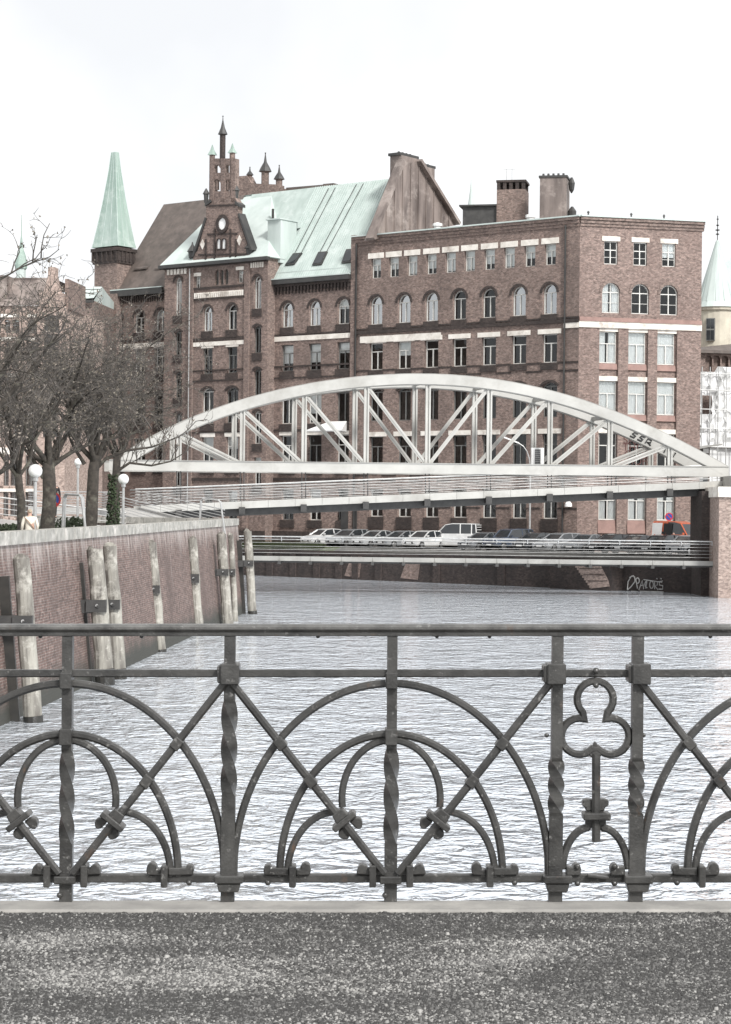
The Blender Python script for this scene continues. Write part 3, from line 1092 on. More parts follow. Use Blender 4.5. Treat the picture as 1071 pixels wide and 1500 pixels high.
for r in (S3[1], S3[3], S1[3], S5[1]):
    for o in r:
        F = FP if r in S3 else FL
        mb.fbox(F, o[0] - o[1] * .62, o[0] + o[1] * .62, -.05, .08, o[3], o[3] + .4)
for u in (289.5, 352):
    mb.fbox(FP, FP.x(u, 400) - .5, FP.x(u, 400) + .5, -.08, .02, zc(402 if u < 300 else 398), zc(397 if u < 300 else 393))
mb.build_each('lintel', M['stone'], W2)
for r in S1 + S2 + S3 + S4 + S5:
    F = FP if r in S2 + S3 + S4 else FL
    for o in r:
        top_row = r is S1[0] or r is S3[0] or r is S5[0] or r is S2[0] or r is S4[0]
        gl = 'glass_sky' if top_row and rng.random() < .75 else 'glass'
        window(W2, F, o, 0, .42, glass=gl, frame_mat='win_white' if top_row or rng.random() < .4 else 'win_dark', curtain=rng.choice((0, 0, 0, 0, .4, .7)))
for u in (317.5, 324.5, 331.5):
    window(W2, FP, (FP.x(u, 405), .5, zc(417), zc(395), 'arch'), 0, .42, frame_mat='win_dark')
for u, a, b in ((289.5, 402, 420), (352, 398, 416)):
    window(W2, FP, (FP.x(u, 408), .75, zc(b), zc(a), 'rect'), 0, .42, curtain=.6)

mb = MB()  # floors and spine wall here too, added to block light behind the panes
for v in (436, 495, 556, 628, 700):
    z = zs(v)
    mb.poly(FL.w(x135 + 3.2, .6, z), FL.w(xA - .2, .6, z), FL.w(xA - .2, 13.8, z), FL.w(x135 + 3.2, 13.8, z))
mb.build_each('shade_floor', M['room'], W2)
mb = MB()
mb.poly(FL.w(x135 + 3.2, 5, GZ), FL.w(xA - .2, 5, GZ), FL.w(xA - .2, 5, ze1), FL.w(x135 + 3.2, 5, ze1))
mb.build('shade_wall', M['room'], W2)
# main copper roof: eave, ridge
RY = 6.2
zR = FL.hit(566, 262.5, RY)[1]
xg = FL.x(585, 320, 3)              # brown end gable plane
xr0 = FL.x(345, 283, RY)
mb = MB()
w = FL.w
fcl = (.6 + .45) / (RY + .45)
zcl = ze1 + (zR - ze1) * fcl
mb.poly(w(x398 - .2, -.45, ze1), w(xA - .34, -.45, ze1), w(xA - .34, .6, zcl), w(x398 - .2, .6, zcl))
mb.poly(w(x398 - 8, .6, zcl), w(xg, .6, zcl), w(xg, RY, zR), w(x398 - 8, RY, zR))
mb.poly(w(xr0 - 6, RY, zR), w(xg, RY, zR), w(xg, 14, ze1), w(xr0 - 6, 14, ze1))
mb.build('copper_roof', M['copper'], W2)
mb = MB()
for k in range(1, 46):                     # standing seams
    x = x398 + (xg - x398) * k / 46
    a, b = w(x, -.4, ze1), w(x, RY, zR)
    if x > xA - .5:
        a = w(x, .62, zcl)
    mb.bar(a + up * .03, b + up * .03, .04, .07)
mb.build('roof_seam', M['copper_pale'], W2)
# projecting block: hipped copper roof behind the gable
mb = MB()
zq = zR - .15
yq = RY + PRJ + 1.15
xh = FL.x(300, 300, 4)
e0, e1 = xs4 - .35, xs2 + .35
xt = FL.x(398, 290, RY)
mb.poly(w(e0, PRJ - .45, zec), w(e1, PRJ - .45, zec), w(xt, RY, zq), w(xh + 1.2, RY, zq))
mb.poly(w(e0, PRJ - .45, zec), w(xh + 1.2, RY, zq), w(e0, 13, zec))
mb.poly(w(e1, PRJ - .45, zec), w(e1, 12, zec), w(xt, RY, zq))
mb.poly(w(e0, 13, zec), w(xh + 1.2, RY, zq), w(xt, RY, zq), w(e1, 12, zec))
mb.poly(w(e0, PRJ - .45, zec - .02), w(e1, PRJ - .45, zec - .02), w(e1, 12, zec - .02), w(e0, 12, zec - .02))
mb.build('copper_roof', M['copper_pale'], W2)
# copper-clad dormer block
xd0, xd1 = FL.x(391, 350, .2), FL.x(410, 350, .2)
zd0, zd1 = FL.z(410, 372, .2), FL.z(410, 321, .2)
mb = MB()
mb.fbox(FL, xd0, xd1, .3, 2.7, zd0 - .8, zd1)
mb.fbox(FL, xd0 - .1, xd1 + .1, .1, 2.75, zd1, zd1 + .12)
mb.prism([w(xd0 - .08, 2.75, zd1 + .12), w(xd0 - .08, 2.75, zd1 - .6), w(xd0 - .08, 5.0, zd1 + .1)], FL.ax * (xd1 - xd0 + .16))
mb.build('dormer', M['copper_pale'], W2)
mb = MB()
mb.tube([w(FL.x(400, 300, 3), 3, zd1), w(FL.x(400, 300, 3), 3, zd1 + 1.6)], .14, 6)
mb.build('flue', M['gutter'], W2)
# standing gutters
mb = MB()
mb.fbox(FL, x398 - .1, xA - .3, -.62, -.2, ze1 - .35, ze1 + .08)
mb.fbox(FL, x135 + 3.2, x240, -.62, -.2, ze5 - .35, ze5 + .25)
mb.fbox(FP, e0, e1, -.62, -.1, zec - .3, zec + .03)
mb.build_each('gutter', M['gutter'], W2)
mb = MB()
mb.fbox(FL, x135 + 3.2, x240, -.66, -.3, ze5 + .26, ze5 + .36)
mb.fbox(FL, x398 - .1, xA - .3, -.66, -.3, ze1 + .09, ze1 + .2)
mb.build_each('gutter_edge', M['copper_pale'], W2)
# skylights with their rails up the roof
def on_roof(u, v):
    """ray against the main copper slope, front side"""
    n = (w(xg, -.45, ze1) - w(x398, -.45, ze1)).cross(w(x398, RY, zR) - w(x398, -.45, ze1)).normalized()
    d = P(u, v, 1) - CAMP
    t = (w(xg, -.45, ze1) - CAMP).dot(n) / d.dot(n)
    return CAMP + d * t, n if n.z > 0 else -n
for (ub, vb, ut, vt, rt) in ((425, 389, 437, 372, (487, 276)), (465, 389, 474, 370, (528, 270)), (508, 386, 515, 366, None)):
    a, n = on_roof(ub, vb)
    b, _ = on_roof(ut, vt)
    s = FL.ax * .55
    mb = MB()
    mb.prism([a - s, a + s, b + s, b - s], n * .16)
    o = mb.build('skylight', M['gutter'], W2)
    mb = MB()
    i = (b - a) * .1
    s2 = FL.ax * .43
    mb.prism([a + i - s2 + n * .14, a + i + s2 + n * .14, b - i + s2 + n * .14, b - i - s2 + n * .14], n * .05)
    mb.build('pane', M['car_glass'], o)
    if rt:
        c, _ = on_roof(*rt)
        mb = MB()
        for sg in (-.42, .42):
            mb.bar(b + FL.ax * sg + n * .08, c + FL.ax * sg + n * .08, .045, .045, n)
        mb.build('roof_rail', M['gutter'], W2)
mb = MB()
for k in range(42):                       # snow-guard hooks along the eave
    x = x398 + .4 + (xA - x398 - 1) * k / 42
    q = (ze1 + (zR - ze1) * .07)
    mb.fbox(FL, x, x + .25, .05, .2, q - .12, q + .16)
mb.build('snow_guard', M['copper_pale'], W2)
# brown end gable with standing seams
def on_plane_x(u, v, xp):
    o = FL.w(xp, 0, 0)
    d = P(u, v, 1) - CAMP
    t = (o - CAMP).dot(FL.ax) / d.dot(FL.ax)
    return CAMP + d * t
g = [on_plane_x(u, v, xg) for u, v in ((541, 352), (587, 237), (611, 237), (668, 330))]
mb = MB()
mb.prism(g, -FL.ax * .6)
nseam = 11
for k in range(1, nseam):
    f = k / nseam
    base = g[0].lerp(g[3], f)
    if f < .36:
        top = g[0].lerp(g[1], f / .36)
    elif f < .55:
        top = g[1].lerp(g[2], (f - .36) / .19)
    else:
        top = g[2].lerp(g[3], (f - .55) / .45)
    mb.bar(Vector((base.x, base.y, base.z)) + FL.ax * .04, Vector((base.x, base.y, top.z - .1)) + FL.ax * .04, .07, .09, FL.ax)
mb.build('end_gable', M['gable_metal'], W2)
mb = MB()
for a, b in ((g[0], g[1]), (g[2], g[3])):
    mb.bar(a + FL.ax * .1 + up * .12, b + FL.ax * .1 + up * .12, .9, .3)
mb.build_each('gable_coping', M['gable_metal'], W2)
for (u0, u1, v, sh) in ((588, 612, 227, 0), (619, 637, 243, 0)):
    a, b = on_plane_x(u0, v, xg - .2), on_plane_x(u1, v, xg - .2)
    mb = MB()
    d = Vector((b.x - a.x, b.y - a.y, 0))
    z1 = a.z
    mb.prism([Vector((a.x, a.y, z1 - 5)), Vector((a.x, a.y, z1)), Vector((a.x, a.y, z1)) + d, Vector((a.x, a.y, z1 - 5)) + d], -FL.ax * 1.3)
    o = mb.build('chimney', M['gable_metal'], W2)
    mb = MB()
    mb.prism([Vector((a.x, a.y, z1)) - d * .08, Vector((a.x, a.y, z1 + .25)) - d * .08, Vector((a.x, a.y, z1 + .25)) + d * 1.08, Vector((a.x, a.y, z1)) + d * 1.08], -FL.ax * 1.4)
    for k in range(4):
        mb.lathe(Vector((a.x, a.y, z1 + .25)) + d * (.15 + k * .23) - FL.ax * .6, [(.12, 0), (.1, .2)], 6)
    mb.build('chimney_cap', M['gutter'], o)

# the ornate stepped gable
GP = lambda u, v, y=0.0: FP.w(*[(h[0], y, h[1]) for h in (FP.hit(u, v, y),)][0])
def gpoly(mb, pts, y=-.1, th=.7):
    mb.prism([GP(u, v, y) for u, v in pts], FL.ay * th)
mb = MB()
gpoly(mb, [(283, 387), (283, 376), (290, 366), (302, 322), (302, 300), (308, 293), (345, 290), (349, 300), (348, 316), (364, 364), (366, 385)])
mb.build('gable', M['brick_left'], W2)
mb = MB()                                  # open belfry-like top: piers, arcades, heads
for u0, u1 in ((308, 312.5), (323, 329), (338.5, 344)):
    gpoly(mb, [(u0, 296), (u0, 232), (u1, 232), (u1, 296)], -.1, .65)
for v0, v1 in ((232, 241), (253, 262), (280, 296)):
    gpoly(mb, [(311, v1), (311, v0), (340, v0), (340, v1)], -.02, .5)
for ua, ub in ((312.5, 323), (329, 338.5)):
    um = (ua + ub) / 2
    for vt in (241, 262):
        gpoly(mb, [(ua, vt), (ub, vt), (ub, vt + 6), (um + 2, vt + 1), (um - 2, vt + 1), (ua, vt + 6)], .0, .4)
    gpoly(mb, [(um - .7, 278), (um - .7, 262), (um + .7, 262), (um + .7, 278)], .05, .3)
mb.build('gable_top', M['brick_left'], W2)
mb = MB()
for pts in ([(283, 376), (302, 320), (300, 318), (280, 376)], [(348, 314), (366, 366), (369, 366), (350, 312)], [(300, 302), (300, 298), (308, 292), (309, 296)], [(344, 294), (350, 299), (350, 303), (344, 299)], [(280, 389), (280, 385), (368, 380), (368, 385)]):
    gpoly(mb, pts, -.25, .95)
for u, v in ((282, 362), (366, 357)):
    p = GP(u, v, .2)
    mb.lathe(p - up * .5, [(.35, -.6), (.42, .0), (.55, .05), (.1, .75), (.05, 1.0)], 8)
for u, v in ((302, 288), (346, 283)):
    p = GP(u, v, .2)
    mb.lathe(p, [(.2, -.6), (.25, .2), (.36, .25), (.05, .8)], 7)
mb.build_each('gable_coping', M['gutter'], W2)
p = GP(326, 234, .2)
zt = lambda v: GP(326, v, .2).z - p.z
mb = MB()
mb.lathe(p, [(.28, -.5), (.28, zt(198)), (.36, zt(197))], 8)
o = mb.build('pinnacle', M['brick_dark'], W2)
mb = MB()
mb.lathe(p, [(.48, zt(197)), (.42, zt(195)), (.2, zt(187)), (.05, zt(176)), (.03, zt(171))], 8)
mb.lathe(p, [(.03, zt(171)), (.1, zt(170.3)), (.03, zt(169.5))], 6)
mb.build('pinnacle_cap', M['gutter'], o)
for u, v0, v1 in ((311, 228, 212), (340.5, 225, 210)):
    p = GP(u, v0, .2)
    z = lambda v: GP(u, v, .2).z - p.z
    mb = MB()
    mb.lathe(p, [(.27, z(300)), (.27, 0), (.3, .05)], 6)
    o = mb.build('pinnacle', M['brick_left'], W2)
    mb = MB()
    mb.lathe(p, [(.48, .05), (.2, z(v1 + 8)), (.03, z(v1))], 4, R(45) + FL.yaw)
    mb.build('pinnacle_cap', M['copper_spire'], o)
# clock-like round window and twin lancets in the gable
def ringpts(c, r, n=16):
    return [c + FL.ax * r * math.cos(2 * math.pi * k / n) + up * r * 1.15 * math.sin(2 * math.pi * k / n) for k in range(n)]
c = GP(326.5, 328, -.12)
mb = MB()
a, b = ringpts(c, .8), ringpts(c, .5)
for k in range(16):
    j = (k + 1) % 16
    mb.prism([a[k], a[j], b[j], b[k]], -FL.ay * .16)
o = mb.build('round_window', M['brick_dark'], W2)
mb = MB()
mb.poly(*[q - FL.ay * .03 for q in b])
mb.build('pane', M['blind_glare'], o)
for u in (321.5, 329):
    x = FP.x(u, 360, -.12)
    z0, z1 = FP.z(u, 366, -.12), FP.z(u, 349, -.12)
    mb = MB()
    oo = outline(x, .62, z0, z1, 'arch')
    ii = outline(x, .42, z0 + .1, z1 - .1, 'arch')
    for k in range(len(oo)):
        j = (k + 1) % len(oo)
        mb.prism([FP.w(q[0], -.12, q[1]) for q in (oo[k], oo[j], ii[j], ii[k])], -FL.ay * .14)
    o = mb.build('lancet_window', M['brick_dark'], W2)
    mb = MB()
    mb.poly(*[FP.w(q[0], -.14, q[1]) for q in ii])
    mb.build('pane', M['blind_glare'], o)
mb = MB()
for u, v in ((297, 358), (351, 352)):
    c = GP(u, v, -.12)
    mb.prism([c + FL.ax * .3, c + up * .5, c - FL.ax * .3, c - up * .5], -FL.ay * .06)
mb.build_each('stone_lozenge', M['stone'], W2)
mb = MB()                                  # brick piers and string lines on the gable
for u in (301, 314, 337, 345):
    gpoly(mb, [(u - 1, 384), (u - 1, 335 if 305 < u < 340 else 350), (u + 1, 335 if 305 < u < 340 else 350), (u + 1, 384)], -.2, .15)
for v in (300, 342, 372):
    gpoly(mb, [(303 if v < 350 else 290, v + 2.2), (303 if v < 350 else 290, v), (347 if v < 350 else 360, v - 1), (347 if v < 350 else 360, v + 1.2)], -.2, .14)
mb.build('brick_band', M['brick_dark'], W2)

# brown slate roof over the left bay, dormers
zsl = FL.hit(270, 296, RY)[1]
mb = MB()
xl = x135 + 3.3
mb.poly(w(xl, -.5, ze5 + .1), w(xs4 + 4, -.5, ze5 + .1), w(xs4 + 4, RY, zsl), w(FL.x(240, 298, RY), RY, zsl))
mb.poly(w(xl, -.5, ze5 + .1), w(FL.x(240, 298, RY), RY, zsl), w(xl, 13, ze5 + .1))
mb.poly(w(FL.x(240, 298, RY), RY, zsl), w(xs4 + 4, RY, zsl), w(xs4 + 4, 13, ze5 + .1), w(xl, 13, ze5 + .1))
mb.build('slate_roof', M['slate'], W2)
for u, v in ((208, 400), (239, 392)):
    yd = 1.2
    x = FL.x(u, v, yd)
    z0, z1 = FL.z(u, 412, yd), FL.z(u, 395, yd)
    mb = MB()
    mb.fbox(FL, x - .5, x + .5, yd, yd + 2.5, z0, z1)
    mb.prism([FL.w(x - .9, yd - .3, z1), FL.w(x - .9, yd + 3.5, z1 + 1.6), FL.w(x - .9, yd + 3.5, z1 + 1.75), FL.w(x - .9, yd - .3, z1 + .15)], FL.ax * 1.8)
    o = mb.build('dormer', M['slate'], W2)
    mb = MB()
    mb.fbox(FL, x - .3, x + .3, yd - .05, yd - .003, z0 + .15, z1 - .1)
    mb.build('pane', M['blind_glare'], o)
# rain pipes
for F, u, m in ((FP, 280, 'galv'), (FL, 394.5, 'galv'), (FL, 524, 'gutter')):
    x = F.x(u, 500)
    if u == 394.5:
        x = x398 + .35
    mb = MB()
    mb.tube([F.w(x, -.3, (zec if F is FP else ze1) - .5), F.w(x, -.3, GZ)], .06, 6)
    mb.build('rain_pipe', M[m], W2)
# glass canopy over the entrance
xc0, xc1 = FL.x(472, 625), FL.x(516, 625)
zc0, zc1 = zs(631), zs(618)
mb = MB()
mb.add([w(xc0 - .3, -1.9, zc0), w(xc1 + .3, -1.9, zc0), w(xc1 - .6, -.05, zc1), w(xc0 + .9, -.05, zc1),
        w(xc0 - .3, -1.9, zc0 - .14), w(xc1 + .3, -1.9, zc0 - .14), w(xc1 - .6, -.05, zc0 - .14), w(xc0 + .9, -.05, zc0 - .14)],
       [(0, 1, 2, 3), (4, 7, 6, 5), (0, 4, 5, 1), (1, 5, 6, 2), (0, 3, 7, 4)])
mb.build('canopy', M['plate_white'], W2)
mb = MB()
xd = FL.x(512, 750)
mb.fbox(FL, xd - .9, xd + .9, -.16, .0, GZ, zs(737))
mb.build('door', M['gutter'], W2)

# corner tower with copper spire at the far left of this front
tx0, tx1 = FL.x(138, 440, -.6), FL.x(171, 440, -.6)
TD = 1.7
zt0 = FL.z(160, 383, -.6)
zt1 = FL.z(160, 363, -.6)
mb = MB()
mb.fbox(FL, tx0, tx1, -.6, TD, GZ, zt0)
mb.fbox(FL, tx0 - .12, tx1 + .12, -.75, TD + .1, GZ, FL.z(140, 432, -.9))
mb.build('tower', M['brick_left'], W2)
mb = MB()
mb.fbox(FL, tx0 - .3, tx1 + .3, -.9, TD + .3, zt1 - .35, zt1)
mb.fbox(FL, tx0 - .15, tx1 + .15, -.75, TD + .15, zt0 - .2, zt0)
for k in range(6):
    a = tx0 - .2 + (tx1 - tx0 + .2) * k / 5.0
    if k < 5:
        b = -.7 + (TD + .7) * k / 4.4
        mb.fbox(FL, tx0 - .25, tx1 + .25, b, b + .16, zt0 + .002, zt1 - .352)
    mb.fbox(FL, a, a + .16, -.85, TD + .2, zt0, zt1 - .35)
mb.build('corbel_table', M['brick_dark'], W2)
mb = MB()
mb.fbox(FL, tx0, tx1, -.62, TD + .02, zt0, zt1 - .35)
mb.build('stone_trim', M['stone'], W2)
def spire(mb, F, prof):
    ps = [[F.w(a, y0, z), F.w(b, y0, z), F.w(b, y1, z), F.w(a, y1, z)] for a, b, y0, y1, z in prof]
    for p0, p1 in zip(ps[:-1], ps[1:]):
        for k in range(4):
            mb.poly(p0[k], p0[(k + 1) % 4], p1[(k + 1) % 4], p1[k])
    mb.poly(*ps[-1])
    mb.poly(*ps[0][::-1])
h = lambda v: FL.z(172, v, .6)
X = lambda u, v: FL.x(u, v, 1.4)
mb = MB()
mid = (tx0 + tx1) / 2
half = (tx1 - tx0) / 2
prof = []
for v, k in ((363, 1.17), (355, 1.08), (330, .88), (290, .58), (250, .33), (223, .2)):
    yc = (TD - .6) / 2
    hy = (TD + .6) / 2
    prof.append((mid - half * k, mid + half * k, yc - hy * k, yc + hy * k, h(v)))
spire(mb, FL, prof)
sp_ = mb.build('spire', M['copper_spire'], W2)
mb = MB()
rings_ = [[FL.w(a, y0, z), FL.w(b, y0, z), FL.w(b, y1, z), FL.w(a, y1, z)] for a, b, y0, y1, z in prof]
for p0, p1 in zip(rings_[:-1], rings_[1:]):
    for k in range(4):
        for f in (.02, .36, .68):
            mb.bar(p0[k].lerp(p0[(k + 1) % 4], f), p1[k].lerp(p1[(k + 1) % 4], f), .05, .05)
mb.build('roof_seam', M['copper'], sp_)
mb = MB()
mb.fbox(FL, tx0 - .5, tx0 - .1, 1.2, 2.0, zt1 - 3, h(322))
mb.build('chimney', M['slate'], W2)
mb = MB()
mb.poly(w(x135 + 2, 9, ze5), w(x135 + 9, 9, ze5), w(x135 + 9, 12.5, FL.z(215, 330, 12.5)), w(x135 + 2, 12.5, FL.z(190, 330, 12.5)))
mb.poly(w(x135 + 2, 9, ze5), w(x135 + 2, 12.5, FL.z(190, 330, 12.5)), w(x135 + 2, 16, ze5))
mb.build('copper_roof', M['copper'], W2)

# ------------------------------------------------------------------ water, ground
mb = MB()
mb.poly((-500, -60, 0), (500, -60, 0), (500, 600, 0), (-500, 600, 0))
structure(mb.build('water', M['water'], at=(0, 60, 0)))

QW = 2.45
# far quay: edge line from far left to the right of the pier
E0, E1 = Vector((-40, 217.2, 0)), Vector((30, 153.3, 0))
edir = (E1 - E0).normalized()
einn = Vector((-edir.y, edir.x, 0))
if einn.y < 0:
    einn = -einn
mb = MB()
pts = [E0 - edir * 60, E1 + edir * 4, E1 + edir * 4 + Vector((60, -5, 0)), Vector((420, 330, 0)), Vector((420, 900, 0)), Vector((-420, 900, 0)), Vector((-420, 230, 0))]
for i in (0, 1):
    pts[i] = pts[i] + einn * 1.0
mb.poly(*[p + up * GZ for p in pts])
structure(mb.build('quay_street', M['pave']))
mb = MB()
fq = thing('quay_wall', 'dark stained brick quay wall with graffiti and boat steps below the warehouses', 'quay wall', tuple(E1))
a, b = E0 - edir * 60, E1 + edir * 4
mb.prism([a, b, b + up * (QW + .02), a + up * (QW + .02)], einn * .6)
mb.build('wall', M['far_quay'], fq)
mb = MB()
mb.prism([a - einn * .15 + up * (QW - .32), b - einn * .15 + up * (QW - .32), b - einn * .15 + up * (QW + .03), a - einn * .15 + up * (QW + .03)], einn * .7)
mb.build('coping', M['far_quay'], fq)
FQ = Frame(E1, math.atan2(edir.y, edir.x))
# buttress strips and rusty patches
mb = MB()
for u in (396, 430, 465, 497, 521, 555, 640, 735):
    x = FQ.x(u, 840)
    mb.fbox(FQ, x - .35, x + .35, -.16, .02, 0, QW - .34)
mb.build_each('buttress', M['far_quay'], fq)
mb = MB()
for u, wd in ((519, 1.3), (603, 1.5)):
    x = FQ.x(u, 840)
    mb.prism([FQ.w(x - wd / 2 - .5, -.03, .3), FQ.w(x + wd / 2, -.03, .2), FQ.w(x + wd / 2 + .3, -.03, QW - .35), FQ.w(x - wd / 2 + .3, -.03, QW - .35)], -FQ.ay * .02)
mb.build_each('repair_patch', M['brick_left'], fq)
# boat steps running down to the right
mb = MB()
mb.fbox(FQ, FQ.x(806, 840, -1.5), FQ.x(896, 840, -1.5), -1.5, -.02, -.5, QW - .36)
mb.build('boat_steps', M['far_quay'], fq)
px_ = lambda u, v, y=-1.53: FQ.w(FQ.hit(u, v, y)[0], y, FQ.hit(u, v, y)[1])
mb = MB()
n = 10
edge = []
for k in range(n):
    ua, va = 840 + 26 * k / n, 824 + 37 * k / n
    ub, vb = 840 + 26 * (k + 1) / n, 824 + 37 * (k + 1) / n
    edge += [(ua, va), (ua, vb)]
loop = edge + [(866, 862), (893, 859), (891, 850), (878, 824)]
mb.prism([px_(u, v) for u, v in loop], FQ.ay * .025)
mb.build('step_face', M['pier_brick'], fq)  # paler brick paints in the light falling on the wall behind the steps
mb = MB()
for v in (833, 842, 851):
    f = (v - 824) / 37
    mb.bar(px_(842 + 26 * f, v, -1.55), px_(879 + 13 * f, v, -1.55), .03, .05)
mb.build_each('stone_joint', M['far_quay'], fq)
# sprayed graffiti on the dark wall
def gpath(mb, F, pts, y, r=.045):
    q = [F.w(*(lambda h: (h[0], y, h[1]))(F.hit(u, v, y))) for u, v in pts]
    mb.tube(q, r, 4)
def circ(u, v, a, b, n=12, s=0, e=360):
    return [(u + a * math.cos(R(s + (e - s) * k / n)), v - b * math.sin(R(s + (e - s) * k / n))) for k in range(n + 1)]
mb = MB()
for pts in ([(919, 864), (920, 852), (925, 844), (930, 845), (930, 852), (924, 860), (919, 864)], [(922, 846), (928, 843), (932, 851), (934, 862)], circ(934, 850.5, 2.6, 4),
            [(936, 864), (941, 850), (943, 863)], [(938, 858), (943, 857)], circ(948, 856, 3, 5, 10, 90, 280), [(948, 849), (946, 862)], circ(954.5, 856.5, 2.7, 5.5), [(959, 863), (959, 851), (963, 852), (963, 857), (959, 858), (964, 864)],
            [(971, 851), (966, 852), (966, 857), (971, 858), (971, 863), (965, 863)], [(925, 866), (934, 866.5)], [(962, 847), (963, 848.5)], [(968, 847), (969, 848.5)], [(943, 849), (970, 853)], [(938, 866), (972, 867)]):
    gpath(mb, FQ, pts, -.02)
mb.build('graffiti', M['spray'], fq)

mb = MB()
a, m_, b = E0 - edir * 60, FQ.w(FQ.x(488, 805), 0, 0), E1 + edir * 4
mb.poly(a + up * QW, m_ + up * QW, m_ + einn * 1.0 + up * (GZ + .01), a + einn * 1.0 + up * (GZ + .01))
structure(mb.build('grass_bank', M['grass']))
mb = MB()
mb.poly(m_ + up * QW, b + up * QW, b + einn * 1.0 + up * (GZ + .01), m_ + einn * 1.0 + up * (GZ + .01))
structure(mb.build('paved_bank', M['tar']))

# left quay
LQ = [(-12.6, 6), (-11.6, 24), (-10.75, 40), (-10.0, 56), (-9.55, 66), (-8.75, 84), (-8.2, 97), (-7.25, 115), (-7.02, 121)]
top_z = lambda D: 5.3 + max(0, D - 56) * .0036
def bat(D):
    return .5
lw = thing('quay_wall', 'battered red brick quay wall with pale stone coping and lime streaks on the left bank', 'quay wall', (-10, 56, 0))
back = (-45, 150)
prof = LQ + [back]
mb = MB()
for (x0, y0), (x1, y1) in zip(prof[:-1], prof[1:]):
    za, zb2 = top_z(y0) - .36, top_z(min(y1, 121)) - .36
    mb.poly((x0 + .09, y0, -.8), (x1 + .09, y1, -.8), (x1 - .5, y1 - (.4 if y1 == 121 else 0), zb2), (x0 - .5, y0 - (.4 if y0 == 121 else 0), za))
wl = mb.build('wall', M['quay_lime'], lw)
mb = MB()
for (x0, y0), (x1, y1) in zip(LQ[:-1], LQ[1:]):
    n = max(1, round((y1 - y0) / 1.6))
    for k in range(n):
        f0, f1 = k / n + .004, (k + 1) / n - .004
        xa, ya, xb_, yb_ = x0 + (x1 - x0) * f0, y0 + (y1 - y0) * f0, x0 + (x1 - x0) * f1, y0 + (y1 - y0) * f1
        yb_ = min(yb_, 120.6)
        za, zc_ = top_z(ya), top_z(yb_)
        mb.box8([(xa - .42, ya, za - .38), (xb_ - .42, yb_, zc_ - .38), (xb_ - 1.0, yb_, zc_ - .38), (xa - 1.0, ya, za - .38),
                 (xa - .42, ya, za), (xb_ - .42, yb_, zc_), (xb_ - 1.0, yb_, zc_), (xa - 1.0, ya, za)])
ex, ey = -7.5, 120.7
d = Vector((back[0] - ex, back[1] - ey, 0)).normalized()
pd = Vector((-d.y, d.x, 0)) * -.5
for k in range(10):
    a = Vector((ex, ey, 0)) + d * (1.8 * k + .02)
    b = Vector((ex, ey, 0)) + d * (1.8 * k + 1.76)
    zz = top_z(121)
    q = Vector((-d.y, d.x, 0)) * .6
    if q.y > 0:
        q = -q
    mb.prism([a + up * (zz - .38), b + up * (zz - .38), b + up * zz, a + up * zz], q)
mb.build('coping', M['coping'], lw)
LGZ = 4.35
mb = MB()
mb.poly(*[Vector((x - .7, y, LGZ)) for x, y in LQ[:-1]], Vector((-7.9, 120.4, LGZ)), Vector((back[0], back[1] - .5, LGZ)), Vector((-300, 150, LGZ)), Vector((-300, 6, LGZ)))
structure(mb.build('quay_path', M['pave']))
mb = MB()
q = [(-20, 62), (-12.6, 68), (-11.6, 84), (-10.6, 101), (-11.5, 104), (-16, 96), (-24, 84)]
mb.poly(*[Vector((x, y, LGZ + .006)) for x, y in q])
mb.build('lawn', M['grass'])['kind'] = 'structure'
# inner parapet face
mb = MB()
for (x0, y0), (x1, y1) in zip(LQ[:-1], LQ[1:]):
    mb.poly((x0 - .95, y0, LGZ - .3), (x1 - .95, y1, LGZ - .3), (x1 - .95, y1, top_z(y1) - .37), (x0 - .95, y0, top_z(y0) - .37))
mb.build('parapet_face', M['quay_brick'], lw)

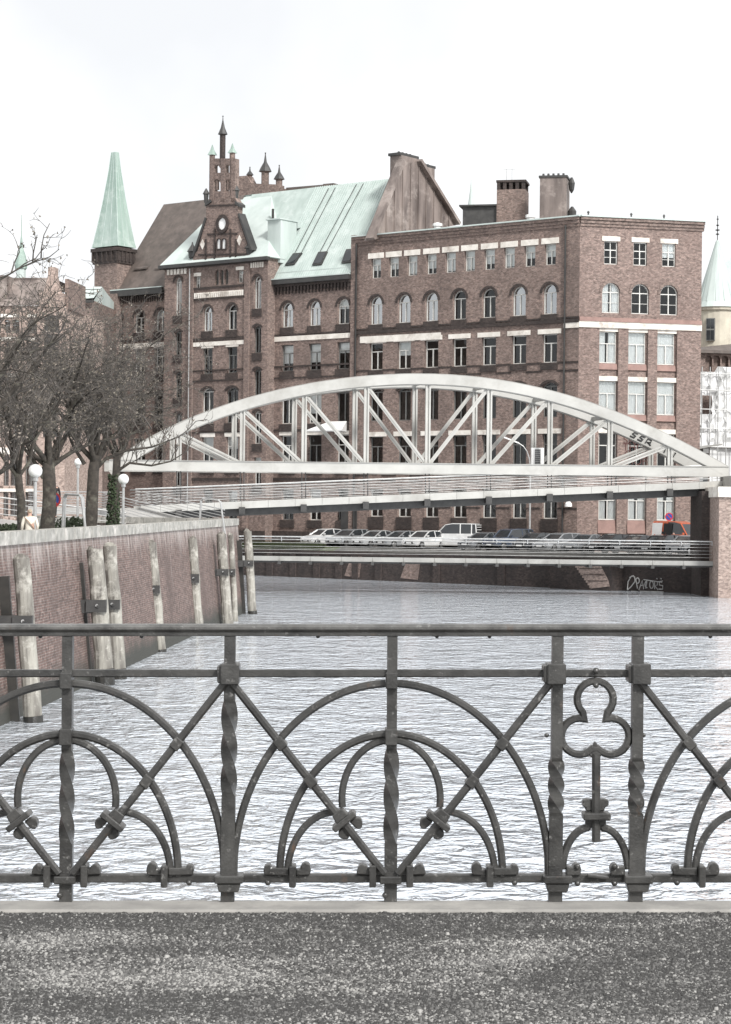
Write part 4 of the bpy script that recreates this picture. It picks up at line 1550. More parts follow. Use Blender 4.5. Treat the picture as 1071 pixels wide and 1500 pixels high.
# fender piles with iron brackets
pile_lab = ['weathered timber fender pile nearest the front on the left quay wall', 'thicker front one of the closely paired fender piles below the ladder rails', 'slimmer rear one of the closely paired fender piles below the ladder rails',
            'pale fender pile standing between the paired piles and the square-bracket pile', 'smooth pale fender pile with a square black iron bracket halfway up', 'dark mottled fender pile of the pair near the quay corner',
            'thin pale fender pile tucked behind the mottled pile near the corner', 'outermost fender pile standing clear of the quay corner']
for k, (ut, vt, ub, vb, wd, D, br) in enumerate(((31, 818, 49, 1057, 27, 57.5, 910), (139, 805, 153, 986, 27, 70, 887), (161, 800, 174, 986, 22, 72.5, 885), (221, 795, 235, 957, 18, 86.5, 863), (281, 790, 291, 932, 16, 99, 847), (324, 783, 334, 919, 16, 108, 838), (338, 783, 345, 915, 9, 111, 838), (363, 778, 370, 899, 13, 119, 825))):
    a, b = P(ub, vb, D), P(ut, vt, D)
    b.y += .0
    r = wd / 2 / FOC * D
    d = (b - a)
    base = a - d * .12
    t = thing('fender_pile', pile_lab[k], 'pile', tuple(base), 'timber fender piles along the quay wall')
    mb = MB()
    rp = random.Random(k)
    q, rr = [], []
    for j in range(9):
        f = j / 8
        q.append(base.lerp(b, f) + Vector((rp.uniform(-.02, .02), rp.uniform(-.02, .02), 0)))
        rr.append(r * (1.05 - .13 * f) * rp.uniform(.96, 1.04))
    mb.tube(q + [b + d * .004], rr + [rr[-1] * .8], 14)
    mb.build('post', M['timber'], t, smooth=False)
    mb = MB()
    mb.tube([base, a + d * .035], r * 1.08, 14)
    mb.build('wet_foot', M['timber_wet'], t)
    c = P(ut + (ub - ut) * (br - vt) / (vb - vt), br, D)
    mb = MB()
    hb = .42 if k in (1, 4) else .34
    mb.box(c.x - r * 1.25, c.x + r * .9, c.y - r - .1, c.y - r * .5, c.z - hb / 2, c.z + hb / 2)
    mb.box(c.x - r - .55, c.x - r * .8, c.y - .28, c.y + .28, c.z - hb * .6, c.z + hb * .45)
    mb.lathe(c + Vector((0, -r - .1, 0)), [(.05, -.06), (.07, 0), (.05, .06)], 6)
    o = mb.build('bracket', M['steel_dark'], t)
    mb = MB()
    mb.tube([c + Vector((-.02, -r - .1, .02)), c + Vector((-.02, -r - .15, .02))], .05, 8)
    mb.build('bolt', M['galv'], o)
    mb = MB()
    for f0, f1, xo in ((.0, .9, -r - .3),):
        p0, p1 = base.lerp(b, f0), base.lerp(b, f1)
        mb.bar(p0 + Vector((xo, .2, 0)), p1 + Vector((xo, .2, 0)), .16, .3, (1, 0, 0))
    mb.build('wale', M['timber_wet'] if k != 3 else M['gable_metal'], t)

# ------------------------------------------------------------------ upper arch footbridge
def fit(pts, deg=4):
    c = np.polyfit([p[0] for p in pts], [p[1] for p in pts], deg)
    return lambda u: float(np.polyval(c, u))
BD = lambda u: 150.5 + (u - 262) * 4 / 719
arch_v = fit([(165, 690), (190, 668), (225, 648), (262, 631), (310, 610), (355, 593), (400, 581), (445, 571), (536, 558.5), (626, 557), (716, 562), (805, 580), (850, 593), (893, 608), (940, 628), (981, 647), (1020, 667), (1062, 690)], 6)
chord_v = lambda u: 682.5 + (u - 185) * (692 - 682.5) / (1060 - 185)
OFF = Vector((-.88, 4.14, 0))
UB = thing('arch_bridge', 'pale grey steel bowstring arch footbridge over the canal with a sloping walkway', 'bridge', tuple(P(626, 690, BD(626))))
bx = (P(981, 690, BD(981)) - P(262, 690, BD(262)))
bdir = Vector((bx.x, bx.y, 0)).normalized()
bnor = Vector((-bdir.y, bdir.x, 0))
def sweep_box(mb, pts, wd, ht):
    """box section along pts; ht measured across the line in the vertical plane, wd along bnor"""
    ring = []
    for i, p in enumerate(pts):
        t = (pts[min(i + 1, len(pts) - 1)] - pts[max(0, i - 1)]).normalized()
        n = t.cross(bnor).normalized()
        if n.z < 0:
            n = -n
        ring += [p - bnor * wd / 2 - n * ht / 2, p + bnor * wd / 2 - n * ht / 2, p + bnor * wd / 2 + n * ht / 2, p - bnor * wd / 2 + n * ht / 2]
    m = len(pts)
    fs = [(4 * i + k, 4 * i + (k + 1) % 4, 4 * i + 4 + (k + 1) % 4, 4 * i + 4 + k) for i in range(m - 1) for k in range(4)]
    fs += [(3, 2, 1, 0), (4 * m - 4, 4 * m - 3, 4 * m - 2, 4 * m - 1)]
    mb.add(ring, fs)
near_h = [262, 354.7, 445, 536, 626, 716, 805, 893, 981]
for off in (OFF, Vector((0, 0, 0))):
    mb = MB()
    us = list(np.linspace(166, 1061, 41))
    sweep_box(mb, [P(u, arch_v(u), BD(u)) + off for u in us], .62, .74)
    ar = mb.build('arch', M['steel_white'], UB)
    mb = MB()
    sweep_box(mb, [P(u, chord_v(u), BD(u)) + off + up * .03 for u in np.linspace(160, 1066, 12)], .6, .74)
    mb.build('tie_beam', M['steel_white'], UB)
    mb = MB()                     # lipped edges and section joints
    sweep_box(mb, [P(u, chord_v(u), BD(u)) + off + up * .42 - bnor * .02 for u in np.linspace(160, 1066, 12)], .68, .07)
    sweep_box(mb, [P(u, arch_v(u), BD(u)) + off + up * .0 for u in us], .52, .86)
    mb.build('edge_lip', M['steel_deck'], UB)
    for i, u in enumerate(near_h):
        a, b = P(u, arch_v(u), BD(u)) + off, P(u, chord_v(u), BD(u)) + off
        a = Vector((b.x, b.y, a.z))
        mb = MB()
        for sg in (-.13, .13):
            mb.bar(a + bdir * sg, b + bdir * sg, .3, .12, bdir)
        mb.bar(a, b, .06, .16, bdir)
        mb.build('hanger', M['steel_white'], UB)
    prs = [(i, i + 1) for i in range(4)] + [(i, i - 1) for i in range(8, 4, -1)]
    for i, j in prs:
        ua, ub = near_h[i], near_h[j]
        a, b = P(ua, arch_v(ua), BD(ua)) + off - up * .25, P(ub, chord_v(ub), BD(ub)) + off + up * .2
        mb = MB()
        for sg in (-.12, .12):
            mb.bar(a + up * sg, b + up * sg, .13, .13, bnor)
        mb.bar(a, b, .04, .24, bnor)
        mb.build('diagonal', M['steel_white'], UB)
for u in near_h[1:-1]:
    mb = MB()
    a = P(u, arch_v(u), BD(u)) - up * .12
    mb.bar(a, a + OFF, .22, .3)
    mb.build('cross_beam', M['steel_deck'], UB)
# sprayed tag on the far arch rib (right-hand end)
mb = MB()
def arch_pt(u, dv):
    p0 = P(u, arch_v(u), BD(u)) + OFF - bnor * .33
    t = (P(u + 5, arch_v(u + 5), BD(u + 5)) - P(u, arch_v(u), BD(u))).normalized()
    n = bnor.cross(t)
    if n.z < 0:
        n = -n
    return p0 + n * (-dv / 20)
for cu_, glyph in ((955, [(5, -4), (-1, -4), (-3, -1), (3, 1), (2, 4), (-5, 4)]), (966, [(5, -4), (-1, -4), (-3, -1), (3, 1), (2, 4), (-5, 4)]), (977, [(-4, 4), (-3, -4), (3, -4), (3, 0), (-2, 1), (5, 4)]), (998, [(-4, 4), (-4, -3), (0, 1), (4, -3), (4, 4)]), (1012, [(-4, 4), (-3, -4), (4, 4), (4, -4)])):
    mb.tube([arch_pt(cu_ + a * .9, b) for a, b in glyph], .07, 4)
mb.build_each('graffiti_letter', M['ink'], UB)
# deck slung below, rising to the right
deck_v = lambda u: 741 + (u - 323) * (709.5 - 741) / (1063 - 323)
DKD = lambda u: BD(u) - .25
def dk(u, dz=0.0, back=0.0):
    return P(u, deck_v(u), DKD(u)) + up * dz + OFF * back
u0, u1 = 196, 1064
mb = MB()
n = 22
for k in range(n):
    a, b = u0 + (u1 - u0) * k / n, u0 + (u1 - u0) * (k + 1) / n - .35
    mb.box8([dk(a, -.26), dk(b, -.26), dk(b, -.26) + bnor * .2, dk(a, -.26) + bnor * .2, dk(a, .27), dk(b, .27), dk(b, .27) + bnor * .2, dk(a, .27) + bnor * .2])
mb.build('deck_edge', M['steel_white'], UB)
mb = MB()
mb.box8([dk(u0, -.2) + bnor * .21, dk(u1, -.2) + bnor * .21, dk(u1, -.2, 1), dk(u0, -.2, 1), dk(u0, .1) + bnor * .21, dk(u1, .1) + bnor * .21, dk(u1, .1, 1), dk(u0, .1, 1)])
sweep_box(mb, [dk(u0, -.5) + bnor * .9, dk(u1, -.5) + bnor * .9], .5, .6)
sweep_box(mb, [dk(u0, -.5) + bnor * 3.2, dk(u1, -.5) + bnor * 3.2], .5, .6)
mb.build('deck', M['steel_dark'], UB)
for u in near_h:
    mb = MB()
    a = dk(u, -.45) - bnor * .1
    mb.bar(a, a + OFF + bnor * .3, .28, .42)
    mb.box(a.x - .22, a.x + .22, a.y - .2, a.y + .3, a.z - .25, a.z + .3)
    b = P(u, chord_v(u), BD(u))
    for sg in (-.14, .14):
        mb.tube([Vector((a.x + sg, a.y + .15, a.z)), Vector((b.x + sg, b.y - .05, b.z))], .04, 5)
    mb.build('deck_hanger', M['steel_dark'], UB)

def rail_run(parent, ptfun, ss, hh, nrail, r=.028, post_h=None, mat='galv', lean=0.0):
    """posts at ss, rails between; ptfun(s) gives the foot"""
    mp, mr = MB(), MB()
    feet = [ptfun(s) for s in ss]
    for f in feet:
        mp.bar(f, f + up * hh, .07, .05)
    for k in range(nrail):
        z = hh * (k + 1) / nrail
        rr = r * (1.6 if k == nrail - 1 else .8)
        mr.tube([f + up * z for f in feet], rr, 5)
    mp.build('railing_post', M[mat], parent)
    mr.build('railing_rail', M[mat], parent)
rail_run(UB, lambda u: dk(u, .27) + bnor * .1, np.linspace(u0 + 2, u1 - 5, 21), 1.22, 6)
rail_run(UB, lambda u: dk(u, .1, .97), np.linspace(u0 + 2, u1 - 5, 21), 1.35, 6)
# brackets, end bearings
mb = MB()
for u in (1062,):
    a = dk(u, 0) + bdir * .1
    mb.tube([a - bnor * .1, a + bnor * 4], .3, 10)
mb.build('bearing', M['steel_dark'], UB)

# lower footbridge
LB = thing('low_footbridge', 'low level grey steel footbridge with a horizontal bar railing below the arch bridge', 'footbridge', tuple(P(700, 818, 151.5)))
lv = lambda u: 817.5 + (u - 365) * (825.5 - 817.5) / 680
lp = lambda u: P(u, lv(u), 151.5)
mb = MB()
ul = np.linspace(318, 1047, 17)
for a, b in zip(ul[:-1], ul[1:]):
    p, q = lp(a), lp(b - .4)
    mb.prism([p - up * .17, q - up * .17, q + up * .17, p + up * .17], (0, .18, 0))
mb.build_each('deck_edge', M['steel_deck'], LB)
mb = MB()
p, q = lp(318), lp(1047)
mb.prism([p + Vector((0, .19, -.3)), q + Vector((0, .19, -.3)), q + Vector((0, .19, .1)), p + Vector((0, .19, .1))], (0, 2.8, 0))
for u in ul:
    mb.box(lp(u).x - .12, lp(u).x + .12, 151.3, 154.3, lp(u).z - .42, lp(u).z - .18)
mb.build('deck', M['steel_dark'], LB)
rail_run(LB, lambda u: lp(u) + Vector((0, .12, .17)), np.linspace(322, 1043, 33), 1.25, 5, r=.016)
rail_run(LB, lambda u: lp(u) + Vector((0, 2.7, .1)), np.linspace(322, 1043, 17), 1.25, 2, r=.016)
mb = MB()
mb.tube([lp(u) + Vector((0, .0, 1.62)) for u in (322, 1043)], .05, 6)
for u in np.linspace(322, 1043, 17):
    mb.bar(lp(u) + Vector((0, .1, 1.3)), lp(u) + Vector((0, 0, 1.62)), .05, .05)
mb.build('handrail', M['galv'], LB)

# brick bridge pier on the right
BP = thing('bridge_pier', 'tall brick bridge pier with a pale stone cap standing in the canal', 'pier', tuple(P(1085, 870, 149)))
a = P(1052, 868, 149.2)
zc1 = P(1052, 728, 149.2).z
mb = MB()
mb.box(a.x, a.x + 9, 149.2, 156, -1, zc1)
mb.build('shaft', M['pier_brick'], BP)
mb = MB()
mb.box(a.x - .1, a.x + 9, 149.0, 156.2, zc1, zc1 + .75)
mb.build('cap', M['stone'], BP)
b = P(1021, 868, 155)
mb = MB()
mb.box(b.x, a.x - .003, 153.2, 158.5, -1, P(1021, 719, 153).z)
mb.build('abutment', M['brick_dark'], BP)  # dark brick paints in the shade of the recess below the deck
mb = MB()
mb.box(a.x + 1.2, a.x + 9, 149.6, 155.8, zc1 + .75, zc1 + 1.6)
mb.build('upper_landing', M['steel_deck'], BP)

# sloping ramp from the left end of the arch bridge down to the quay
RP = thing('access_ramp', 'concrete ramp with a steel railing leading up to the left end of the arch bridge', 'ramp', tuple(P(240, 760, 135)))
r0, r1 = P(196, 746, 152), P(325, 768, 123.5)
r0.z, r1.z = dk(200).z + .1, 4.75
side = Vector((-2.6, -.4, 0))
mb = MB()
mb.box8([r0 + side - up * .5, r0 - up * .5, r1 - up * .5, r1 + side * .9 - up * .5, r0 + side, r0, r1, r1 + side * .9])
mb.box8([r0 + Vector((.02, 0, -.75)), r0 + Vector((.3, 0, -.75)), r1 + Vector((.3, 0, -.5)), r1 + Vector((.02, 0, -.5)), r0 + Vector((.02, 0, .14)), r0 + Vector((.3, 0, .14)), r1 + Vector((.3, 0, .14)), r1 + Vector((.02, 0, .14))])
mb.build('slab', M['concrete'], RP)
rail_run(RP, lambda f: r0.lerp(r1, f) + Vector((.15, 0, .14)), np.linspace(.0, 1, 15), 1.15, 6, r=.026)
rail_run(RP, lambda f: r0.lerp(r1, f) + side * .95, np.linspace(.0, .75, 10), 1.15, 6, r=.026)
# landing in front of the bridge end, with its own railing toward the left bank
l0 = dk(198, .1)
ld = [l0, l0 + Vector((-8, 1, 0)), l0 + Vector((-8, 7, 0)), l0 + Vector((0, 6, 0))]
mb = MB()
mb.prism([p - up * .5 for p in ld], up * .5)
mb.build('landing', M['concrete'], RP)
mb = MB()
for k in range(4):
    for yy in (1, 5.5):
        mb.bar(l0 + Vector((-.5 - 2.3 * k, yy, -.5)), Vector((l0.x - .5 - 2.3 * k, l0.y + yy, -1)), .4, .4)
mb.build('support', M['concrete'], RP)
rail_run(RP, lambda f: l0 + Vector((-8 * f, f, 0)), np.linspace(.1, 1, 6), 1.15, 6, r=.026)
# switch-back ramp with railing seen between the tree trunks
SR = thing('bank_railing', 'long grey steel railing sloping along the left bank behind the trees', 'railing', (-19, 118, LGZ))
s0, s1 = P(-30, 757, 112), P(184, 766, 116)
s0.z, s1.z = 5.5, 4.6
mb = MB()
mb.box8([s0 - up * 1.3, s1 - up * .4, s1 + Vector((0, 1.5, -.4)), s0 + Vector((0, 1.5, -1.3)), s0, s1, s1 + Vector((0, 1.5, 0)), s0 + Vector((0, 1.5, 0))])
mb.build('plinth', M['concrete'], SR)
rail_run(SR, lambda f: s0.lerp(s1, f) + Vector((0, .1, 0)), np.linspace(0, 1, 14), 1.2, 4, r=.03)

# ladder hoops over the parapet
for k, (ul_, ur_, vt_, vb_, D, lab) in enumerate(((93, 126, 725, 790, 74, 'larger steel ladder hoop over the parapet beside the paired piles'), (292, 328, 731, 775, 112, 'smaller steel ladder hoop over the parapet close to the quay corner'))):
    t = thing('ladder_hoop', lab, 'handrail', tuple(P(ur_, vb_, D)), 'ladder hoops on the quay wall')
    mb = MB()
    for dx in (0, .42):
        a, b = P(ur_, vb_ + 12, D) + Vector((dx * .3, -dx, 0)), P(ur_ - 4, vt_ + 5, D) + Vector((0, -dx, 0))
        c, e = P(ul_ + 3, vt_, D + 1.0) + Vector((0, -dx, 0)), P(ul_, vb_ - 5, D + 1.2) + Vector((0, -dx, 0))
        f = Vector((e.x, e.y, LGZ))
        q = [a, b, b.lerp(c, .12) + up * .1, c.lerp(b, .1) + up * .04, c - up * .1, f]
        mb.tube(q, .045, 7)
    mb.build('hoop', M['galv'], t)

# globe lamps
for k, (u, v, D, rad, lab) in enumerate(((52, 690, 70, .43, 'large white globe lamp in front of the left tree trunks'), (114.5, 677, 108, .43, 'white globe lamp farther back between two tree trunks'), (181, 702, 91, .43, 'white globe lamp beside the ivy-covered trunk'))):
    c = P(u, v, D)
    t = thing('globe_lamp', lab, 'street lamp', (c.x, c.y, LGZ), 'globe lamps on the left quay')
    hgt = c.z - LGZ
    rad = .2 if k == 1 else .24
    mb = MB()
    mb.lathe((c.x, c.y, LGZ), [(.1, 0), (.1, .5), (.07, .55), (.055, hgt - rad - .12), (.1, hgt - rad - .1), (.1, hgt - rad + .03)], 10)
    mb.build('pole', M['galv'], t)
    mb = MB()
    n = 12
    mb.lathe((c.x, c.y, c.z), [(max(.01, rad * math.sin(math.pi * i / n)), -rad * math.cos(math.pi * i / n)) for i in range(n + 1)], 20)
    mb.build('globe', M['globe'], t, smooth=True)

# ------------------------------------------------------------------ bare trees
def make_tree(foot, label, height, spread, seed, trunk_r, fork, lean=(0, 0), ivy=False, dens=1.0, low=.9, extra=()):
    rt = random.Random(seed)
    foot = Vector(foot)
    t = thing('bare_tree', label, 'tree', tuple(foot), 'bare trees on the left quay')
    wood, fine, buds = MB(), MB(), MB()
    cen = foot + Vector((lean[0], lean[1], fork + (height - fork) * .45))
    def inside(p):
        q = p - cen
        return (q.x / spread) ** 2 + (q.y / (spread * .8)) ** 2 + (q.z / ((height - fork) * .62)) ** 2
    def limb(p, d, L, r, lev):
        n = 5 if lev < 2 else 4 if lev == 2 else 3
        pts, rr = [p], [r]
        for i in range(n):
            wob = .22 if lev < 3 else .3
            d = (d + Vector((rt.gauss(0, wob), rt.gauss(0, wob), rt.gauss(0, wob * .8) + (.05 if lev < 2 else .02)))).normalized()
            if lev > 0 and p.z < foot.z + fork + low + .2 * lev:
                d = (d + Vector((0, 0, .5))).normalized()
            if inside(p) > 1.1:
                d = (d + (cen - p).normalized() * .55).normalized()
            p = p + d * L / n
            pts.append(p)
            rr.append(r * (1 - .55 * (i + 1) / n))
        (wood if lev < 3 else fine).tube(pts, rr, 8 if lev == 0 else 6 if lev == 1 else 4 if lev == 2 else 3, caps=False)
        if lev >= 4:
            for i in range(rt.choice((1, 1, 2)) if lev == 4 else rt.choice((0, 0, 1))):
                c = pts[rt.randrange(1, len(pts))] + Vector((rt.gauss(0, .05), rt.gauss(0, .05), rt.gauss(0, .05)))
                s = rt.uniform(.035, .075)
                a = Vector((rt.gauss(0, 1), rt.gauss(0, 1), rt.gauss(0, 1))).normalized()
                b = a.orthogonal().normalized()
                buds.add([c + a * s, c - a * s * .5 + b * s * .6, c - a * s * .5 - b * s * .6, c + a.cross(b) * s * .7], [(0, 1, 3), (0, 3, 2), (1, 2, 3)])
        if lev == 5:
            return
        kids = (0, 6, 5, 4, 3)[lev] if lev else 0
        kids = max(2, round(kids * dens))
        for k in range(kids):
            f = (k + .6 + rt.uniform(-.3, .3)) / kids
            f = .25 + .75 * min(1, f) if lev == 1 else .15 + .85 * min(1, f)
            j = min(len(pts) - 2, int(f * (len(pts) - 1)))
            q = pts[j].lerp(pts[j + 1], f * (len(pts) - 1) - j) if j < len(pts) - 1 else pts[-1]
            ax = d.orthogonal().normalized()
            ax = Matrix.Rotation(rt.uniform(0, 6.283), 3, d) @ ax
            nd_ = (Matrix.Rotation(R(rt.uniform(28, 65)), 3, ax) @ (pts[j + 1] - pts[j]).normalized())
            limb(q, nd_, L * (.0, .58, .55, .55, .55)[lev] * rt.uniform(.75, 1.2), max(.011, rr[j] * (.6 if lev < 3 else .55)), lev + 1)
    # trunk
    top = foot + Vector((lean[0] * .3, lean[1] * .3, fork))
    pts = [foot.lerp(top, i / 6) + Vector((rt.gauss(0, .03), rt.gauss(0, .03), 0)) for i in range(7)]
    wood.tube([foot - up * .2] + pts, [trunk_r * 1.35] + [trunk_r * (1.15 - .25 * i / 6) for i in range(7)], 12)
    nl = 7
    for k in range(nl):
        a = 6.283 * (k + rt.uniform(-.25, .25)) / nl
        el = R(rt.uniform(14, 42)) if k % 3 else R(rt.uniform(55, 78))
        d = Vector((math.cos(a) * math.cos(el), math.sin(a) * math.cos(el), math.sin(el)))
        limb(top - up * rt.uniform(0, .5), d, spread * rt.uniform(.85, 1.1), trunk_r * rt.uniform(.4, .55), 1)
    for px, dd, r in extra:
        q = [P(u, v, dd) for u, v in px]
        wood.tube(q, [r * (1 - .75 * i / (len(q) - 1)) for i in range(len(q))], 6, caps=False)
        for i in range(1, len(q)):
            for j in range(3):
                d = Vector((rt.gauss(.3, .6), rt.gauss(0, .6), rt.uniform(.1, .9))).normalized()
                limb(q[i - 1].lerp(q[i], (j + 1) / 3), d, rt.uniform(.8, 1.5), .03, 3)
    wood.build('trunk', M['bark'], t, smooth=True)
    fine.build('crown', M['twig'], t)
    buds.build('buds', M['bud'], t)
    if ivy:
        mv = MB()
        for i in range(1500):
            f = rt.random() ** 1.3
            a = rt.uniform(0, 6.283)
            c = foot + Vector((0, 0, f * fork * .75)) + Vector((math.cos(a), math.sin(a), 0)) * trunk_r * rt.uniform(1.0, 1.5) * (1.25 - .4 * f)
            s = rt.uniform(.05, .09)
            u_ = Vector((rt.gauss(0, 1), rt.gauss(0, 1), rt.gauss(0, 1))).normalized()
            v_ = u_.orthogonal().normalized()
            mv.poly(c + u_ * s, c + v_ * s * .7, c - u_ * s, c - v_ * s * .7)
        mv.build('ivy', M['ivy'], t)
    return t


def foot_at(u, D, z=LGZ):
    p = P(u, 750, D)
    return (p.x, p.y, z)
make_tree(foot_at(70, 74), 'stout bare tree with pale furrowed trunk, second from the left beside a globe lamp', 11.2, 4.2, 5, .25, 3.3, (.1, 0), low=.7, extra=(([(74, 684), (90, 672), (104, 663), (134, 649), (170, 641), (222, 628)], 74, .1), ([(64, 700), (48, 672), (30, 650), (5, 640)], 74, .1)))
make_tree(foot_at(130, 86), 'wide-crowned bare tree with a straight dark trunk in the middle of the row', 11.4, 4.5, 12, .25, 3.9, (.9, 0), low=.4, extra=(([(138, 690), (155, 672), (185, 660), (222, 655), (262, 640)], 86, .1), ([(124, 680), (108, 655), (98, 630)], 86, .1)))
make_tree(foot_at(166, 98), 'bare tree with ivy wrapped round its lower trunk', 11.2, 3.8, 23, .2, 4.4, (.5, 0), ivy=True, low=.3, extra=(([(172, 690), (190, 678), (222, 682), (250, 676), (272, 662)], 98, .08),))
make_tree(foot_at(34, 68), 'slender forked bare tree standing at the far left of the row', 9.8, 3.5, 31, .14, 2.8, (-.5, 0), dens=.85, low=.7)
make_tree(foot_at(-40, 62), 'tall bare tree cut off by the left edge with thin branches reaching in', 13.2, 4.0, 44, .22, 3.2, (-.4, 0), dens=.8, low=.6, extra=(([(-30, 690), (0, 692), (16, 682), (20, 668), (10, 650)], 62, .1), ([(-40, 640), (-5, 600), (30, 560), (62, 520), (85, 490)], 62, .12), ([(-40, 500), (0, 410), (25, 395), (60, 378)], 62, .05)))

# hedge and shrubs on the left bank
def shrub(name, label, cat, foot, sx, sy, sz, n, seed, mat='hedge', group=None, leaf=.07):
    rt = random.Random(seed)
    mbs = MB()
    for i in range(n):
        while True:
            q = Vector((rt.uniform(-1, 1), rt.uniform(-1, 1), rt.uniform(0, 1)))
            if q.x ** 2 + q.y ** 2 < 1 and q.z < 1 - .3 * (q.x ** 2 + q.y ** 2) * rt.random():
                break
        c = Vector(foot) + Vector((q.x * sx, q.y * sy, q.z * sz))
        u_ = Vector((rt.gauss(0, 1), rt.gauss(0, 1), rt.gauss(0, 1))).normalized()
        v_ = u_.orthogonal().normalized()
        s = rt.uniform(.6, 1.2) * leaf
        mbs.poly(c + u_ * s, c + v_ * s * .7, c - u_ * s, c - v_ * s * .7)
    o = mbs.build(name, M[mat], None)
    # stems so the leaves are carried
    return tag(o, label, cat, group)
shrub('hedge', 'low dark clipped hedge behind the cream-coated person', 'hedge', foot_at(10, 84), 2.2, .8, 1.0, 5000, 1)
shrub('shrub', 'dark green shrub behind the ladder hoop between two trunks', 'shrub', foot_at(108, 92), .9, .6, 1.3, 1800, 2)
mb = MB()
for s in range(40):
    rt = random.Random(s)
    for i in range(120):
        x = FQ.x(360 + 115 * rt.random(), 805, .8)
        yy = rt.uniform(.1, 1.0)
        p = FQ.w(x, yy, QW + (GZ - QW) * yy)
        hgt = rt.uniform(.15, .55)
        d = Vector((rt.gauss(0, .15), rt.gauss(0, .15), hgt))
        mb.poly(p - FQ.ax * .04, p + FQ.ax * .04, p + d)
o = mb.build('long_grass', M['grass'])
o['kind'] = 'stuff'

# ------------------------------------------------------------------ vehicles
def loft(mb, secs):
    """secs: rings of points, same count"""
    n = len(secs[0])
    fs = [(i * n + k, i * n + (k + 1) % n, (i + 1) * n + (k + 1) % n, (i + 1) * n + k) for i in range(len(secs) - 1) for k in range(n)]
    fs += [tuple(range(n))[::-1], tuple((len(secs) - 1) * n + k for k in range(n))]
    mb.add([p for s in secs for p in s], fs)


SHAPES = {  # length, half width, stations (x, z_bottom, z_belt, width factor); greenhouse: (x, z_top) and roof
    'hatch': dict(L=3.9, W=.84, body=[(-1.95, .45, .62, .8), (-1.88, .3, .78, .93), (-1.1, .22, .93, 1), (-.7, .2, .97, 1), (1.2, .2, .98, 1), (1.85, .25, .95, .95), (1.95, .4, .85, .85)],
                  gh=[(-.95, .95), (-.2, 1.4), (.4, 1.47), (1.3, 1.42), (1.85, .97)]),
    'estate': dict(L=4.6, W=.88, body=[(-2.3, .45, .62, .8), (-2.2, .28, .76, .92), (-1.2, .22, .93, 1), (-.8, .2, .97, 1), (1.6, .2, 1.0, 1), (2.2, .26, .98, .95), (2.3, .42, .88, .87)],
                   gh=[(-1.05, .96), (-.25, 1.4), (.5, 1.47), (1.85, 1.43), (2.2, 1.0)]),
    'saloon': dict(L=4.5, W=.88, body=[(-2.25, .45, .6, .8), (-2.15, .28, .74, .92), (-1.1, .2, .9, 1), (-.7, .2, .94, 1), (1.2, .2, .96, 1), (1.5, .2, .97, .99), (2.15, .26, .95, .94), (2.25, .42, .85, .86)],
                   gh=[(-.95, .93), (-.15, 1.36), (.35, 1.42), (.9, 1.36), (1.65, .97)]),
    'jeep': dict(L=4.3, W=.9, body=[(-2.15, .55, .8, .85), (-2.08, .4, .98, .95), (-1.1, .35, 1.08, 1), (-.8, .35, 1.1, 1), (1.5, .35, 1.12, 1), (2.08, .4, 1.12, .97), (2.15, .55, 1.05, .92)],
                 gh=[(-.95, 1.08), (-.4, 1.64), (.3, 1.72), (1.8, 1.7), (2.1, 1.12)]),
    'van': dict(L=4.8, W=.95, body=[(-2.4, .5, .75, .85), (-2.3, .32, 1.0, .95), (-1.65, .28, 1.15, 1), (-1.2, .26, 1.2, 1), (2.0, .26, 1.22, 1), (2.36, .3, 1.22, .98), (2.4, .5, 1.2, .96)],
                gh=[(-1.55, 1.14), (-.75, 1.84), (.0, 1.95), (2.25, 1.94), (2.38, 1.22)]),
}


